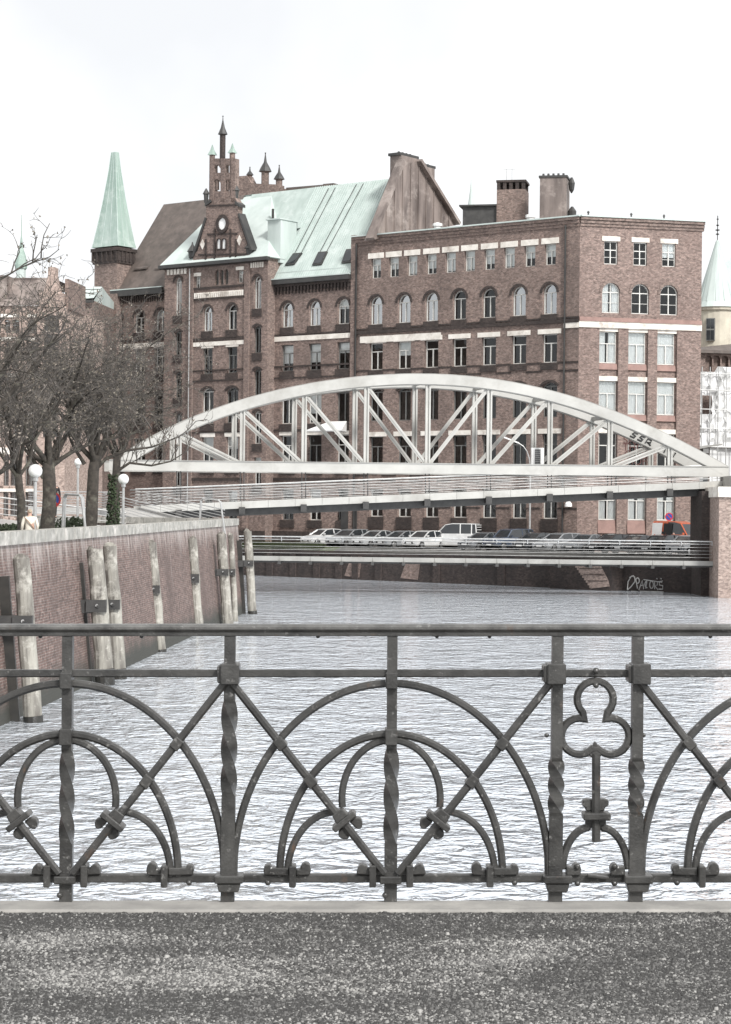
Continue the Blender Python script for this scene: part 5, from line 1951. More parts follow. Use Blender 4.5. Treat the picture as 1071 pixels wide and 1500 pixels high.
def car(kind, paint_m, u, v, D, yaw, label, name='parked_car', cat='car', windows=True, plate=True, zs_=1.0):
    S = SHAPES[kind]
    W, L = S['W'], S['L']
    p = P(u, v, D)
    p.z = GZ
    t = thing(name, label, cat, tuple(p), 'cars parked along the quay' if cat == 'car' else None)
    Mx = Matrix.Translation(p) @ Matrix.Rotation(R(yaw), 4, 'Z') @ Matrix.Scale(1.1 if cat == 'car' else 1.0, 4)
    T = lambda x, y, z: Mx @ Vector((x, y, z * zs_))
    mb = MB()
    secs = []
    for x, z0, z1, wf in S['body']:
        w = W * wf
        zm = z0 + (z1 - z0) * .55
        secs.append([T(x, a, b) for a, b in ((-w * .9, z0), (w * .9, z0), (w, z0 + .12), (w * 1.0, zm), (w * .93, z1 - .04), (w * .8, z1), (-w * .8, z1), (-w * .93, z1 - .04), (-w, zm), (-w, z0 + .12))])
    loft(mb, secs)
    # roof and pillars
    g = S['gh']
    wt, wb = W * .74, W * .9
    roof = g[1:-1]
    for (xa, za), (xb, zb_) in zip(roof[:-1], roof[1:]):
        mb.box8([T(xa, -wt, za - .05), T(xb, -wt, zb_ - .05), T(xb, wt, zb_ - .05), T(xa, wt, za - .05), T(xa, -wt * .95, za + .02), T(xb, -wt * .95, zb_ + .02), T(xb, wt * .95, zb_ + .02), T(xa, wt * .95, za + .02)])
    zbelt = g[0][1]
    pill = [(g[0], g[1]), (g[-1], g[-2])]
    mid = (roof[0][0] + roof[-1][0]) / 2
    pill.append(((mid + .05, zbelt), (mid, roof[1][1])))
    if kind in ('estate', 'van', 'jeep'):
        pill.append(((roof[-1][0] - .35, zbelt), (roof[-1][0] - .4, roof[-1][1])))
    for (x0, z0), (x1, z1) in pill:
        for sg in (-1, 1):
            mb.bar(T(x0, sg * wb * .98, z0 - .03), T(x1, sg * wt * 1.01, z1 - .02), .09, .09, (0, 1, 0.2))
    if not windows:      # windowless load area
        xa, xb = mid - .1, g[-1][0] - .02
        for sg in (-1, 1):
            mb.prism([T(xa, sg * wb * 1.0, zbelt - .1), T(xb, sg * wb * .99, zbelt - .1), T(xb - .1, sg * wt * 1.02, roof[-1][1] - .04), T(xa, sg * wt * 1.02, roof[1][1] - .04)], Mx.to_3x3() @ Vector((0, -sg * .03, 0)))
    body = mb.build('body', paint_m, t, smooth=False)
    mb = MB()
    ring = []
    for x, z in g:
        ring.append((x, z))
    wid = lambda z: wb + (wt - wb) * (z - zbelt) / (max(q[1] for q in g) - zbelt)
    secs = []
    pr = [(x, z - .03) for x, z in g]
    a = [T(x, -wid(z) * .985, z) for x, z in pr]
    b = [T(x, wid(z) * .985, z) for x, z in pr]
    n = len(pr)
    mb.add(a + b, [list(range(n))[::-1], list(range(n, 2 * n))] + [(i, (i + 1) % n, n + (i + 1) % n, n + i) for i in range(n)])
    mb.build('window_glass', M['car_glass'], t)
    ax_ = L * .32
    wr = .33 / zs_ ** .5 if kind not in ('jeep', 'van') else .36
    for x in (-ax_ - .05, ax_):
        for sg in (-1, 1):
            mb = MB()
            c0, c1 = T(x, sg * (W - .2), wr), T(x, sg * (W + .015), wr)
            mb.tube([c0, c1], wr, 16)
            wo = mb.build('wheel', M['rubber'], t)
            mb = MB()
            mb.tube([T(x, sg * (W + .016), wr), T(x, sg * (W + .03), wr)], [wr * .66, wr * .55], 12)
            mb.build('rim', M['chrome'], wo)
    fx = S['body'][0][0]
    zf = S['body'][1][2] - .14
    for sg in (-1, 1):
        mb = MB()
        mb.prism([T(fx + .02, sg * W * .5, zf - .13), T(fx + .14, sg * W * .9, zf - .1), T(fx + .16, sg * W * .9, zf + .07), T(fx + .05, sg * W * .5, zf + .05)], Mx.to_3x3() @ Vector((-.04, 0, 0)))
        mb.build('headlight', M['head_lamp'], t)
        mb = MB()
        rx = S['body'][-1][0]
        mb.prism([T(rx - .07, sg * W * .6, .68), T(rx - .1, sg * W * .88, .68), T(rx - .1, sg * W * .88, .9), T(rx - .07, sg * W * .6, .9)], Mx.to_3x3() @ Vector((.1, 0, 0)))
        mb.build('tail_light', M['tail_lamp'], t)
        mb = MB()
        mx_, mz = g[0][0] + .25, zbelt + .03
        mb.prism([T(mx_, sg * W * .97, mz), T(mx_, sg * (W + .17), mz), T(mx_, sg * (W + .17), mz + .13), T(mx_, sg * W * .97, mz + .13)], Mx.to_3x3() @ Vector((.1, 0, 0)))
        mb.build('mirror', paint_m, t)
    mb = MB()
    mb.prism([T(fx - .0, -W * .55, .42), T(fx, W * .55, .42), T(fx, W * .5, .58), T(fx, -W * .5, .58)], Mx.to_3x3() @ Vector((-.015, 0, 0)))
    mb.build('grille', M['rubber'], t)
    if plate:
        mb = MB()
        mb.prism([T(fx - .018, -.26, .44), T(fx - .018, .26, .44), T(fx - .018, .26, .55), T(fx - .018, -.26, .55)], Mx.to_3x3() @ Vector((-.012, 0, 0)))
        mb.build('number_plate', M['plate_white'], t)
    return t, T


PT = {n: paint('paint_' + n, c) for n, c in dict(silver=(.33, .34, .35), pale=(.5, .51, .51), white=(.78, .78, .77), grey=(.2, .21, .22), dark=(.06, .063, .068), black=(.018, .018, .02), blue=(.09, .11, .15), orange=(.62, .13, .05)).items()}
qy = math.degrees(math.atan2(edir.y, edir.x))
def qpos(u, inn):
    """distance of a car parked inn metres back from the quay edge, at picture column u"""
    FQi = Frame(E1 + einn * inn, FQ.yaw)
    x = FQi.x(u, 795)
    p = FQi.w(x, 0, 0)
    return p.y
cars = [('saloon', 'dark', 440, 9.5, -6, 'black saloon at the left end of the parked row near the two pedestrians'),
        ('hatch', 'white', 474, 4.0, -4, 'small white hatchback behind the long grass at the left end of the row'),
        ('estate', 'silver', 512, 4.2, 4, 'long silver estate car parked next to the small white hatchback at the left end'),
        ('saloon', 'pale', 551, 3.7, 0, 'pale saloon behind the low railing right of the long silver estate car'),
        ('hatch', 'black', 582, 10.0, -4, 'black hatchback in the rear row behind the two pale saloons'),
        ('saloon', 'silver', 587, 3.9, -3, 'silver saloon with a rounded roof left of the white hatchback beside the van'),
        ('hatch', 'white', 621, 3.8, 3, 'white hatchback parked immediately left of the white van'),
        ('saloon', 'grey', 708, 3.8, 0, 'mid grey saloon at the rear corner of the white van'),
        ('hatch', 'dark', 728, 10, 0, 'dark hatchback in the rear row just right of the white van'),
        ('jeep', 'blue', 746, 4.2, -4, 'tall blue grey off-road car right of the white van'),
        ('hatch', 'dark', 783, 3.8, 2, 'dark grey hatchback right of the tall off-road car'),
        ('estate', 'silver', 818, 4.4, 0, 'silver estate car below the drainpipe at the warehouse corner'),
        ('saloon', 'dark', 838, 9.6, 4, 'dark saloon in the rear row below the white wall lamp'),
        ('saloon', 'grey', 858, 4.1, 3, 'grey saloon parked just above the boat steps'),
        ('hatch', 'black', 895, 3.8, -6, 'black hatchback between a grey and a dark saloon in front of the corner facade'),
        ('saloon', 'dark', 932, 4.1, 0, 'dark saloon with bright headlights in front of the corner facade'),
        ('estate', 'black', 968, 4.2, 4, 'black estate car at the front end of the orange van'),
        ('hatch', 'silver', 1006, 3.8, 6, 'silver hatchback in front of the orange van beside the pier')]
for kind, pn, u, inn, dy, lab in cars:
    car(kind, PT[pn], u, 800, qpos(u, inn), qy + 88 + dy * 1.5, lab)
t, T = car('van', PT['white'], 668, 800, qpos(668, 6.4), qy + 14, 'white passenger van with dark side windows parked in the middle of the row', 'parked_van', 'van', zs_=1.16)
mb = MB()
for z in (1.3, 1.5, 1.7, 1.86):
    mb.bar(T(2.42, -.8, z), T(2.42, .8, z), .03, .05)
for y in (-.8, -.27, .27, .8):
    mb.bar(T(2.42, y, 1.2), T(2.42, y, 1.9), .03, .04)
mb.build('rear_rack', M['plate_white'], t)
t, T = car('van', PT['orange'], 996, 800, qpos(996, 8.2), qy + 172, 'orange and white delivery van with its side door open beside the pier', 'delivery_van', 'van', windows=False, zs_=1.38)
Wv = SHAPES['van']['W']
for sg in (-1, 1):
    mb = MB()
    mb.prism([T(.15, sg * (Wv + .012), .45), T(1.05, sg * (Wv + .012), .45), T(1.05, sg * Wv * .82, 1.84), T(.15, sg * Wv * .82, 1.84)], (T(0, sg * .02, 0) - T(0, 0, 0)))
    mb.build('door_opening', M['rubber'], t)
    mb = MB()
    mb.prism([T(1.35, sg * (Wv + .01), .45), T(2.36, sg * (Wv * .99), .45), T(2.3, sg * Wv * .82, 1.86), T(1.2, sg * Wv * .82, 1.86)], (T(0, sg * .02, 0) - T(0, 0, 0)))
    mb.build('rear_panel', M['plate_white'], t)

# ------------------------------------------------------------------ people
def skin_obj(name, verts, edges, radii, mat, parent, sub=1):
    off = wloc(parent)
    me = bpy.data.meshes.new(name)
    me.from_pydata([tuple(Vector(v) - off) for v in verts], edges, [])
    bm = bmesh.new()
    bm.from_mesh(me)
    lay = bm.verts.layers.skin.verify()
    bm.verts.ensure_lookup_table()
    for i, r in enumerate(radii):
        bm.verts[i][lay].radius = (r, r * .8) if not isinstance(r, tuple) else r
    bm.verts[0][lay].use_root = True
    bm.to_mesh(me)
    bm.free()
    me.materials.append(mat)
    o = bpy.data.objects.new(name, me)
    col.objects.link(o)
    o.parent = parent
    m = o.modifiers.new('skin', 'SKIN')
    m.use_smooth_shade = True
    s = o.modifiers.new('sub', 'SUBSURF')
    s.levels = sub
    s.render_levels = sub
    return o


def person(pos, h, yaw, coat, trousers, hair, label, stride=.12, long_coat=False, bag=False, group=None):
    t = thing('person', label, 'person', tuple(pos), group)
    s = h / 1.72
    Mx = Matrix.Translation(Vector(pos)) @ Matrix.Rotation(R(yaw), 4, 'Z') @ Matrix.Scale(s, 4)
    T = lambda x, y, z: Mx @ Vector((x, y, z))          # x right, y ahead
    v, e, r = [], [], []
    def node(p, rad, par=None):
        v.append(T(*p))
        r.append(rad * s if not isinstance(rad, tuple) else (rad[0] * s, rad[1] * s))
        if par is not None:
            e.append((par, len(v) - 1))
        return len(v) - 1
    pel = node((0, 0, .95), (.15, .11))
    wa_ = node((0, 0, 1.12), (.135, .1), pel)
    ch = node((0, .01, 1.32), (.165, .11), wa_)
    nk = node((0, 0, 1.46), (.07, .065), ch)
    n2 = node((0, .015, 1.53), (.058, .058), nk)
    hd = node((0, .03, 1.62), (.078, .095), n2)
    node((0, .02, 1.70), (.06, .07), hd)
    node((0, .115, 1.605), (.014, .014), hd)             # nose
    for sg in (-1, 1):
        node((sg * .083, .02, 1.615), (.012, .02), hd)   # ear
        hp = node((sg * .095, 0, .88), .095, pel)
        kn = node((sg * .1, stride * sg + .03, .5), .06, hp)
        an = node((sg * .1, stride * sg * 1.6 - .02, .09), .04, kn)
        node((sg * .11, stride * sg * 1.6 + .15, .04), .035, an)
        sh = node((sg * .19, 0, 1.4), .06, ch)
        el = node((sg * .25, -.03 - stride * .4 * sg, 1.14), .045, sh)
        wr = node((sg * .25, .08 - stride * .6 * sg, .91), .03, el)
        pa = node((sg * .25, .1 - stride * .6 * sg, .85), (.036, .022), wr)
        for k in range(4):
            a = node((sg * .25 + .0, .075 + .018 * k - stride * .6 * sg, .79), .009, pa)
            node((sg * (.243), .07 + .018 * k - stride * .6 * sg, .755 + .006 * abs(k - 1.5)), .008, a)
        node((sg * .225, .13 - stride * .6 * sg, .82), .01, pa)
    skin_obj('body', v, e, r, M['skin'], t, 2)
    # trousers
    v, e, r = [], [], []
    pel = node((0, 0, .97), (.165, .125))
    for sg in (-1, 1):
        hp = node((sg * .095, 0, .86), .108, pel)
        kn = node((sg * .1, stride * sg + .03, .5), .075, hp)
        node((sg * .1, stride * sg * 1.6 - .02, .1), .062, kn)
    skin_obj('trousers', v, e, r, M[trousers], t)
    # shoes
    for sg in (-1, 1):
        v, e, r = [], [], []
        a = node((sg * .1, stride * sg * 1.6 - .06, .05), .048)
        node((sg * .11, stride * sg * 1.6 + .16, .035), .04, a)
        skin_obj('shoe', v, e, r, M['rubber'], t)
    # coat with sleeves
    v, e, r = [], [], []
    wa_ = node((0, 0, 1.1), (.17, .135))
    ch = node((0, .01, 1.32), (.19, .135), wa_)
    node((0, 0, 1.455), (.085, .08), ch)
    lo = node((0, 0, .9), (.19, .15), wa_)
    if long_coat:
        node((0, 0, .6), (.2, .16), lo)
    for sg in (-1, 1):
        sh = node((sg * .2, 0, 1.395), .08, ch)
        el = node((sg * .26, -.03 - stride * .4 * sg, 1.14), .065, sh)
        node((sg * .255, .07 - stride * .6 * sg, .93), .05, el)
    skin_obj('coat', v, e, r, M[coat], t, 2)
    # hair
    v, e, r = [], [], []
    a = node((0, -.01, 1.66), (.1, .105))
    node((0, -.04, 1.58), (.088, .07), a)
    node((0, .02, 1.715), (.075, .08), a)
    node((0, -.05, 1.53), (.075, .05), a)
    skin_obj('hair', v, e, r, M[hair], t, 2)
    if bag:
        mb = MB()
        q = [T(-.2, -.06, 1.43), T(-.1, -.16, 1.3), T(.05, -.165, 1.12), T(.17, -.14, .98), T(.22, -.05, .88)]
        mb.tube(q, .018, 6)
        mb.build('bag_strap', M['coat_brown'], t)
        mb = MB()
        mb.prism([T(.2, -.16, .66), T(.2, .14, .66), T(.2, .12, .9), T(.2, -.14, .9)], T(.1, 0, 0) - T(0, 0, 0))
        mb.build('bag', M['coat_brown'], t, bevel=.02)
    return t


p = P(44, 750, 66)
person((p.x, p.y, LGZ + .02), 1.62, 20, 'coat_cream', 'jeans', 'hair_pale', 'pale-haired person seen from behind in a cream coat with a shoulder bag behind the parapet', .05, True, True)
p = P(79, 750, 96)
person((p.x, p.y, 5.55), 1.75, 195, 'coat_black', 'coat_black', 'hair_dark', 'person in black clothes standing by the railing between the left tree trunks')
mb = MB()
mb.box(p.x - 1, p.x + 1.2, p.y - .8, p.y + 1.2, LGZ - .1, 5.55)
tag(mb.build('step_block', M['concrete']), 'low concrete platform between the left tree trunks', 'platform')
for u, c, tr, hr, lab in ((466, 'coat_black', 'jeans', 'hair_dark', 'person in a black coat walking on the far quay beside a sign post'), (494, 'coat_brown', 'jeans', 'hair_pale', 'person in a brown coat walking on the far quay left of the silver estate car')):
    D = qpos(u, 15)
    q = P(u, 790, D)
    person((q.x, q.y, GZ), 1.75, 100, c, tr, hr, lab, .16, False, False, 'pedestrians on the far quay')
D = qpos(987, 6.6)
q = P(987, 790, D)
person((q.x, q.y, GZ), 1.8, 150, 'coat_orange', 'coat_orange', 'hair_dark', 'worker in bright orange overalls standing by the open orange van')

# ------------------------------------------------------------------ signs and lamps
def text_mesh(parent, body, size, loc, yaw, mat, name='lettering'):
    cu = bpy.data.curves.new(name, 'FONT')
    cu.body = body
    cu.size = size
    cu.extrude = .004
    cu.align_x = 'CENTER'
    cu.align_y = 'CENTER'
    tmp = bpy.data.objects.new(name, cu)
    me = bpy.data.meshes.new_from_object(tmp)
    bpy.data.objects.remove(tmp)
    me.materials.clear()
    me.materials.append(mat)
    o = bpy.data.objects.new(name, me)
    col.objects.link(o)
    o.parent = parent
    o.location = Vector(loc) - wloc(parent)
    o.rotation_euler = (R(90), 0, yaw)
    return o
def post_sign(u, v, D, z0, label, kind):
    c = P(u, v, D)
    t = thing('road_sign', label, 'sign', (c.x, c.y, z0))
    mb = MB()
    mb.tube([(c.x, c.y, z0), (c.x, c.y, c.z + .3)], .035, 8)
    mb.build('pole', M['galv'], t)
    mb = MB()
    if kind == 'parking':
        mb.box(c.x - .35, c.x + .35, c.y - .06, c.y - .036, c.z - .55, c.z + .4)
        mb.build('plate', M['plate_white'], t)
        mb = MB()
        mb.box(c.x - .29, c.x + .29, c.y - .068, c.y - .061, c.z - .2, c.z + .36)
        mb.build('blue_panel', M['blue_sign'], t)
        text_mesh(t, 'P', .6, (c.x, c.y - .075, c.z + .08), 0, M['plate_white'])
    elif kind == 'round':
        mb.tube([(c.x, c.y - .036, c.z), (c.x, c.y - .06, c.z)], .34, 20)
        mb.build('red_rim', M['red_sign'], t)
        mb = MB()
        mb.tube([(c.x, c.y - .061, c.z), (c.x, c.y - .068, c.z)], .26, 20)
        mb.build('blue_disc', M['blue_sign'], t)
        mb = MB()
        mb.bar((c.x - .2, c.y - .075, c.z + .2), (c.x + .2, c.y - .075, c.z - .2), .012, .07, (0, 0, 1))
        mb.build('red_bar', M['red_sign'], t)
    elif kind == 'board':
        mb.box(c.x - .32, c.x + .32, c.y - .06, c.y - .036, c.z - 1.0, c.z + .3)
        mb.build('plate', M['galv'], t)
    return t
post_sign(785, 702 + 42, qpos(785, 12), GZ, 'blue and white parking sign on a pole near the warehouse drainpipe', 'parking')
post_sign(980, 757, qpos(980, 8.6), GZ, 'round blue no-stopping sign on a pole beside the orange van', 'round')
post_sign(78, 732, 88, LGZ, 'round blue no-stopping sign behind the left parapet between tree and ladder hoop', 'round')
post_sign(430, 748, qpos(430, 12), GZ, 'tall narrow grey notice board on a pole at the left end of the parked row', 'board')
q = P(457, 750, qpos(457, 10))
t = thing('marker_pole', 'bare pale metal pole standing beside the grey notice board', 'pole', (q.x, q.y, GZ))
mb = MB()
mb.tube([(q.x, q.y, GZ), (q.x, q.y, q.z + .4)], .09, 8)
mb.build('pole', M['plate_white'], t)
mb = MB()
mb.lathe((q.x, q.y, q.z + .4), [(.12, -.05), (.12, .05), (.02, .15)], 8)
mb.build('pole_cap', M['galv'], t)
# street lamp with a swan-neck arm
D = qpos(776, 6)
b = P(777, 690, D)
t = thing('swan_neck_lamp', 'slim street lamp with a curved arm rising behind the arch bridge', 'street lamp', (b.x, b.y, GZ))
mb = MB()
pts = [Vector((b.x, b.y, GZ))] + [P(u, v, D) for u, v in ((777, 690), (775.5, 672), (772, 661), (767, 654), (759, 648.5))]
mb.tube(pts, [.09, .07, .05, .045, .04, .04], 8)
mb.build('pole', M['galv'], t)
mb = MB()
mb.bar(P(760, 649, D), P(738.5, 640.5, D), .22, .12)
mb.build('lamp_head', M['plate_white'], t)
# white cabinet with a dark grille standing on the far tie beam
c0, c1 = P(778, 684.5, 155), P(797, 656, 155)
t = thing('cabinet', 'white cabinet with a dark gridded panel standing on the arch bridge', 'cabinet', ((c0.x + c1.x) / 2, 155, c0.z))
mb = MB()
mb.box(c0.x, c1.x, 155, 155.5, c0.z, c1.z)
mb.build('case', M['plate_white'], t, bevel=.03)
mb = MB()
w_ = c1.x - c0.x
gx0, gx1, gz0, gz1 = c0.x + w_ * .3, c1.x - w_ * .28, c0.z + .12, c1.z - .12
mb.box(gx0, gx1, 154.97, 155.0 - .002, gz0, gz1)
mb.build('panel', M['ink'], t)
mb = MB()
for k in range(5):
    x = gx0 + (gx1 - gx0) * k / 4
    mb.box(x - .012, x + .012, 154.95, 154.968, gz0, gz1)
for k in range(9):
    z = gz0 + (gz1 - gz0) * k / 8
    mb.box(gx0, gx1, 154.93, 154.948, z - .012, z + .012)
mb.build('grid', M['galv'], t)

# ------------------------------------------------------------------ background buildings
def simple_building(name, label, F, x0, x1, z1, depth, rows, mat, cat='building', y=0, dep=.35, frame='win_dark', z0=GZ):
    t = thing(name, label, cat, tuple(F.w((x0 + x1) / 2, y, z0)))
    mb = MB()
    stacked(mb, F, x0, x1, rows, z0, z1, y, dep)
    mb.poly(F.w(x0, y, z0), F.w(x0, y + depth, z0), F.w(x0, y + depth, z1), F.w(x0, y, z1))
    mb.poly(F.w(x1, y, z0), F.w(x1, y + depth, z0), F.w(x1, y + depth, z1), F.w(x1, y, z1))
    mb.poly(F.w(x0, y + depth, z0), F.w(x1, y + depth, z0), F.w(x1, y + depth, z1), F.w(x0, y + depth, z1))
    mb.build('wall', M[mat], t)
    for r in rows:
        for o in r:
            window(t, F, o, y, dep, frame_mat=frame)
    return t


# left bank: pale brick building behind the trees
FB = Frame(P(0, 600, 172), R(-6))
zB = lambda v: FB.z(60, v)
xb = lambda u: FB.x(u, 600)
cols = (-75, -60, -40, -25, -2, 8, 22, 46)
rowsB = []
for a, b, k in ((716, 757, 'seg'), (668, 712, 'rect'), (612, 652, 'rect'), (556, 598, 'rect'), (502, 540, 'rect'), (468, 488, 'arch')):
    rowsB.append([(xb(u), .95, zB(b), zB(a), k) for u in cols])
t = simple_building('brick_office', 'pale pinkish brick building with light bands behind the bare trees', FB, xb(-110), xb(94), zB(448), 14, rowsB, 'brick_far')
mb = MB()
for v in (716, 661, 656, 604, 548, 494, 460):
    mb.fbox(FB, xb(-110), xb(94), -.12, .02, zB(v) - .28, zB(v))
mb.build('stone_band', M['stone'], t)
mb = MB()
for u in (34, 60, 92, -12, -50):
    mb.fbox(FB, xb(u) - .3, xb(u) + .3, -.35, .02, GZ, zB(450))
mb.build('pilaster', M['brick_far'], t)
mb = MB()
mb.fbox(FB, xb(64), xb(87), -.3, .5, GZ, zB(452))
gp = [(58, 450), (58, 430), (64, 428), (70, 404), (70, 392), (80, 392), (80, 404), (86, 428), (92, 430), (92, 450)]
mb.prism([FB.w(xb(u), -.4, zB(v)) for u, v in gp], FB.ay * 1.2)
mb.build('gable', M['brick_far'], t)
mb = MB()
oo = outline(xb(75.5), 2.2, zB(640), zB(462), 'arch')
mb.prism([FB.w(x, -.32, z) for x, z in oo], FB.ay * .01)
mb.build('stair_window', M['gutter'], t)
mb = MB()
for k in range(1, 9):
    z = zB(640) + (zB(470) - zB(640)) * k / 9
    mb.fbox(FB, xb(75.5) - 1.1, xb(75.5) + 1.1, -.42, -.325, z - .05, z + .05)
mb.build('stair_window_bars', M['brick_far'], t)
mb = MB()
mb.poly(FB.w(xb(-110), -.2, zB(448)), FB.w(xb(64), -.2, zB(448)), FB.w(xb(64), 3.5, zB(402)), FB.w(xb(-110), 3.5, zB(402)))
mb.poly(FB.w(xb(-110), 3.5, zB(402)), FB.w(xb(64), 3.5, zB(402)), FB.w(xb(64), 14, zB(402)), FB.w(xb(-110), 14, zB(402)))
mb.fbox(FB, xb(-110), xb(64), 3.4, 3.7, zB(403), zB(400))
mb.fbox(FB, xb(-110), xb(3), 1.0, 3.4, zB(448), zB(401))
mb.build('roof', M['gable_metal'], t)
mb = MB()
mb.prism([FB.w(xb(92), .3, zB(452)), FB.w(xb(92), .3, zB(408)), FB.w(xb(97), .3, zB(408)), FB.w(xb(97), .3, zB(452))], FB.ay * 6)
mb.build('chimney', M['brick_left'], t)
# glazed copper-roofed link
FK = Frame(P(95, 600, 200), R(-6))
xk = lambda u: FK.x(u, 600)
zK = lambda v: FK.z(115, v)
rowsK = [[(xk(u), 1.0, zK(b), zK(a), 'rect') for u in (103, 116, 129)] for a, b in ((464, 492), (516, 548), (572, 604), (636, 670))]
t = simple_building('link_building', 'narrow brick link building with a low copper roof between tower and gable', FK, xk(90), xk(137), zK(441), 12, rowsK, 'brick_left')
mb = MB()
mb.poly(FK.w(xk(90), -.4, zK(441)), FK.w(xk(137), -.4, zK(437)), FK.w(xk(137), 3, zK(415)), FK.w(xk(90), 3, zK(415)))
mb.poly(FK.w(xk(90), 3, zK(415)), FK.w(xk(137), 3, zK(415)), FK.w(xk(137), 12, zK(441)), FK.w(xk(90), 12, zK(441)))
for u in (90, 137):
    mb.poly(FK.w(xk(u), -.4, zK(441)), FK.w(xk(u), 3, zK(415)), FK.w(xk(u), 12, zK(441)))
mb.build('copper_roof', M['copper_pale'], t)
mb = MB()
mb.fbox(FK, xk(90), xk(137), -.6, -.3, zK(444), zK(440))
for v in (421, 428, 434):
    f = (441 - v) / 26
    mb.bar(FK.w(xk(90), -.4 + 3.4 * f - .1, zK(v)), FK.w(xk(137), -.4 + 3.4 * f - .1, zK(v - 1)), .05, .06)
mb.build('gutter', M['gutter'], t)
# small green cupola far left
c = P(31, 395, 215)
t = thing('cupola_turret', 'distant green copper cupola with a thin mast above the left roofs', 'turret', (c.x, c.y, GZ))
k = 215 / FOC
mb = MB()
mb.lathe((c.x, c.y, c.z), [(.6, -14), (.5, 0), (.55, .1)], 8)
mb.lathe((c.x, c.y, GZ), [(1.5, -.2), (1.3, c.z - GZ - 6)], 8)
mb.build('shaft', M['copper_pale'], t)
mb = MB()
mb.lathe((c.x, c.y, c.z), [(.62, .1), (.66, .5), (.5, 1.4), (.22, 2.2), (.12, 3.0), (.05, 3.6), (.03, 8 * k * 10)], 10)
mb.build('dome', M['copper_spire'], t)
# thin distant spire
c = P(690, 305, 330)
t = thing('church_spire', 'thin pale green distant church spire above the black plant room', 'spire', (c.x, c.y, GZ))
mb = MB()
mb.lathe((c.x, c.y, GZ), [(2.2, -.2), (2.0, c.z - GZ - 4)], 8)
mb.build('tower', M['brick_dark'], t)
mb = MB()
mb.lathe((c.x, c.y, c.z), [(1.6, -6), (.55, 0), (.15, 3.2), (.05, 4.6)], 8)
mb.build('spire', M['copper_pale'], t)
# pinnacled rear warehouse showing over the ridge
FH = Frame(P(343, 280, 226), R(-30))
t = thing('rear_warehouse', 'brick rear warehouse whose small pinnacles show above the copper ridge', 'building', tuple(FH.w(4, 0, GZ)))
xh_ = lambda u: FH.x(u, 270)
zH = lambda v: FH.z(375, v)
mb = MB()
mb.fbox(FH, xh_(330), xh_(412), 0, 10, GZ, zH(278))
mb.prism([FH.w(xh_(346), 0, zH(278)), FH.w(xh_(346), 0, zH(256)), FH.w(xh_(362), 0, zH(256)), FH.w(xh_(368), 0, zH(268)), FH.w(xh_(408), 0, zH(273)), FH.w(xh_(408), 0, zH(278))], FH.ay * 1.2)
mb.build('wall', M['brick_left'], t)
for u, v0, v1, vt, r in ((385.5, 278, 253, 225, .42), (406, 280, 266, 245, .36), (363, 262, 256, 244, .25)):
    b = FH.w(xh_(u), .4, 0)
    mb = MB()
    mb.lathe((b.x, b.y, zH(v0) - 1), [(r, 0), (r, zH(v1) - zH(v0) + 1), (r * 1.5, zH(v1) - zH(v0) + 1.1)], 8)
    o = mb.build('pinnacle', M['brick_left'], t)
    mb = MB()
    hh = zH(vt) - zH(v1)
    mb.lathe((b.x, b.y, zH(v1) + .1), [(r * 1.7, 0), (r * 1.2, hh * .22), (r * .4, hh * .5), (.05, hh * .9), (.08, hh)], 8)
    mb.build('pinnacle_cap', M['gutter'], o)
mb = MB()
mb.fbox(FH, xh_(412), xh_(470), 1, 8, GZ, zH(276))
mb.fbox(FH, xh_(452), xh_(468), 3, 6, zH(276), zH(270))
mb.build('chimney', M['slate'], t)

# right: turreted building with the sheeted scaffold
c = P(1050, 450, 236)
t = thing('turreted_building', 'pale yellow stone corner building with a round copper-coned turret at the right edge', 'building', (c.x, c.y, GZ))
k = 236 / FOC
zT = lambda v: P(1050, v, 236).z
mb = MB()
mb.lathe((c.x, c.y, GZ), [(2.15, 0), (2.15, zT(456) - GZ), (2.4, zT(456) - GZ), (2.5, zT(450) - GZ)], 20)
mb.build('turret_wall', M['yellow_stone'], t)
mb = MB()
mb.lathe((c.x, c.y, zT(451)), [(2.6, -.05), (2.3, .6), (1.55, zT(410) - zT(451)), (.12, zT(352) - zT(451))], 20)
cone = mb.build('turret_roof', M['copper_pale'], t)
mb = MB()
mb.tube([(c.x, c.y, zT(353)), (c.x, c.y, zT(316))], .05, 6)
for v, r in ((343, .25), (337, .32), (330, .2), (321, .14)):
    mb.lathe((c.x, c.y, zT(v)), [(.04, -.12), (r, 0), (.04, .12)], 8)
mb.build('finial', M['gutter'], cone)
mb = MB()
for kk in range(14):
    a = 6.283 * kk / 14
    mb.bar(Vector((c.x + 2.32 * math.cos(a), c.y + 2.32 * math.sin(a), zT(451) + .6)), Vector((c.x + .14 * math.cos(a), c.y + .14 * math.sin(a), zT(353))), .05, .06)
mb.build('roof_seam', M['copper_pale'], t)
for u in (1041, 1061):
    q = P(u, 480, 233.9)
    zz0, zz1 = P(u, 499, 233.9).z, P(u, 466, 233.9).z
    I = Frame((q.x, q.y + (0 if u == 1041 else .3)), R(-18 if u < 1050 else 18))
    mb = MB()
    mb.fbox(I, -.5, .5, -.1, .3, zz0, zz1)
    wo = mb.build('window', M['win_dark'], t)
    mb = MB()
    for i in range(2):
        for j in range(2):
            mb.fbox(I, -.42 + .45 * i, -.03 + .45 * i, -.14, -.103, zz0 + .1 + (zz1 - zz0) * .5 * j, zz0 - .1 + (zz1 - zz0) * .5 * (j + 1))
    mb.build('pane', M['car_glass'], wo)
FT = Frame(P(1024, 600, 226), R(14))
xT, zT2 = (lambda u: FT.x(u, 550)), (lambda v: FT.z(1045, v))
mb = MB()
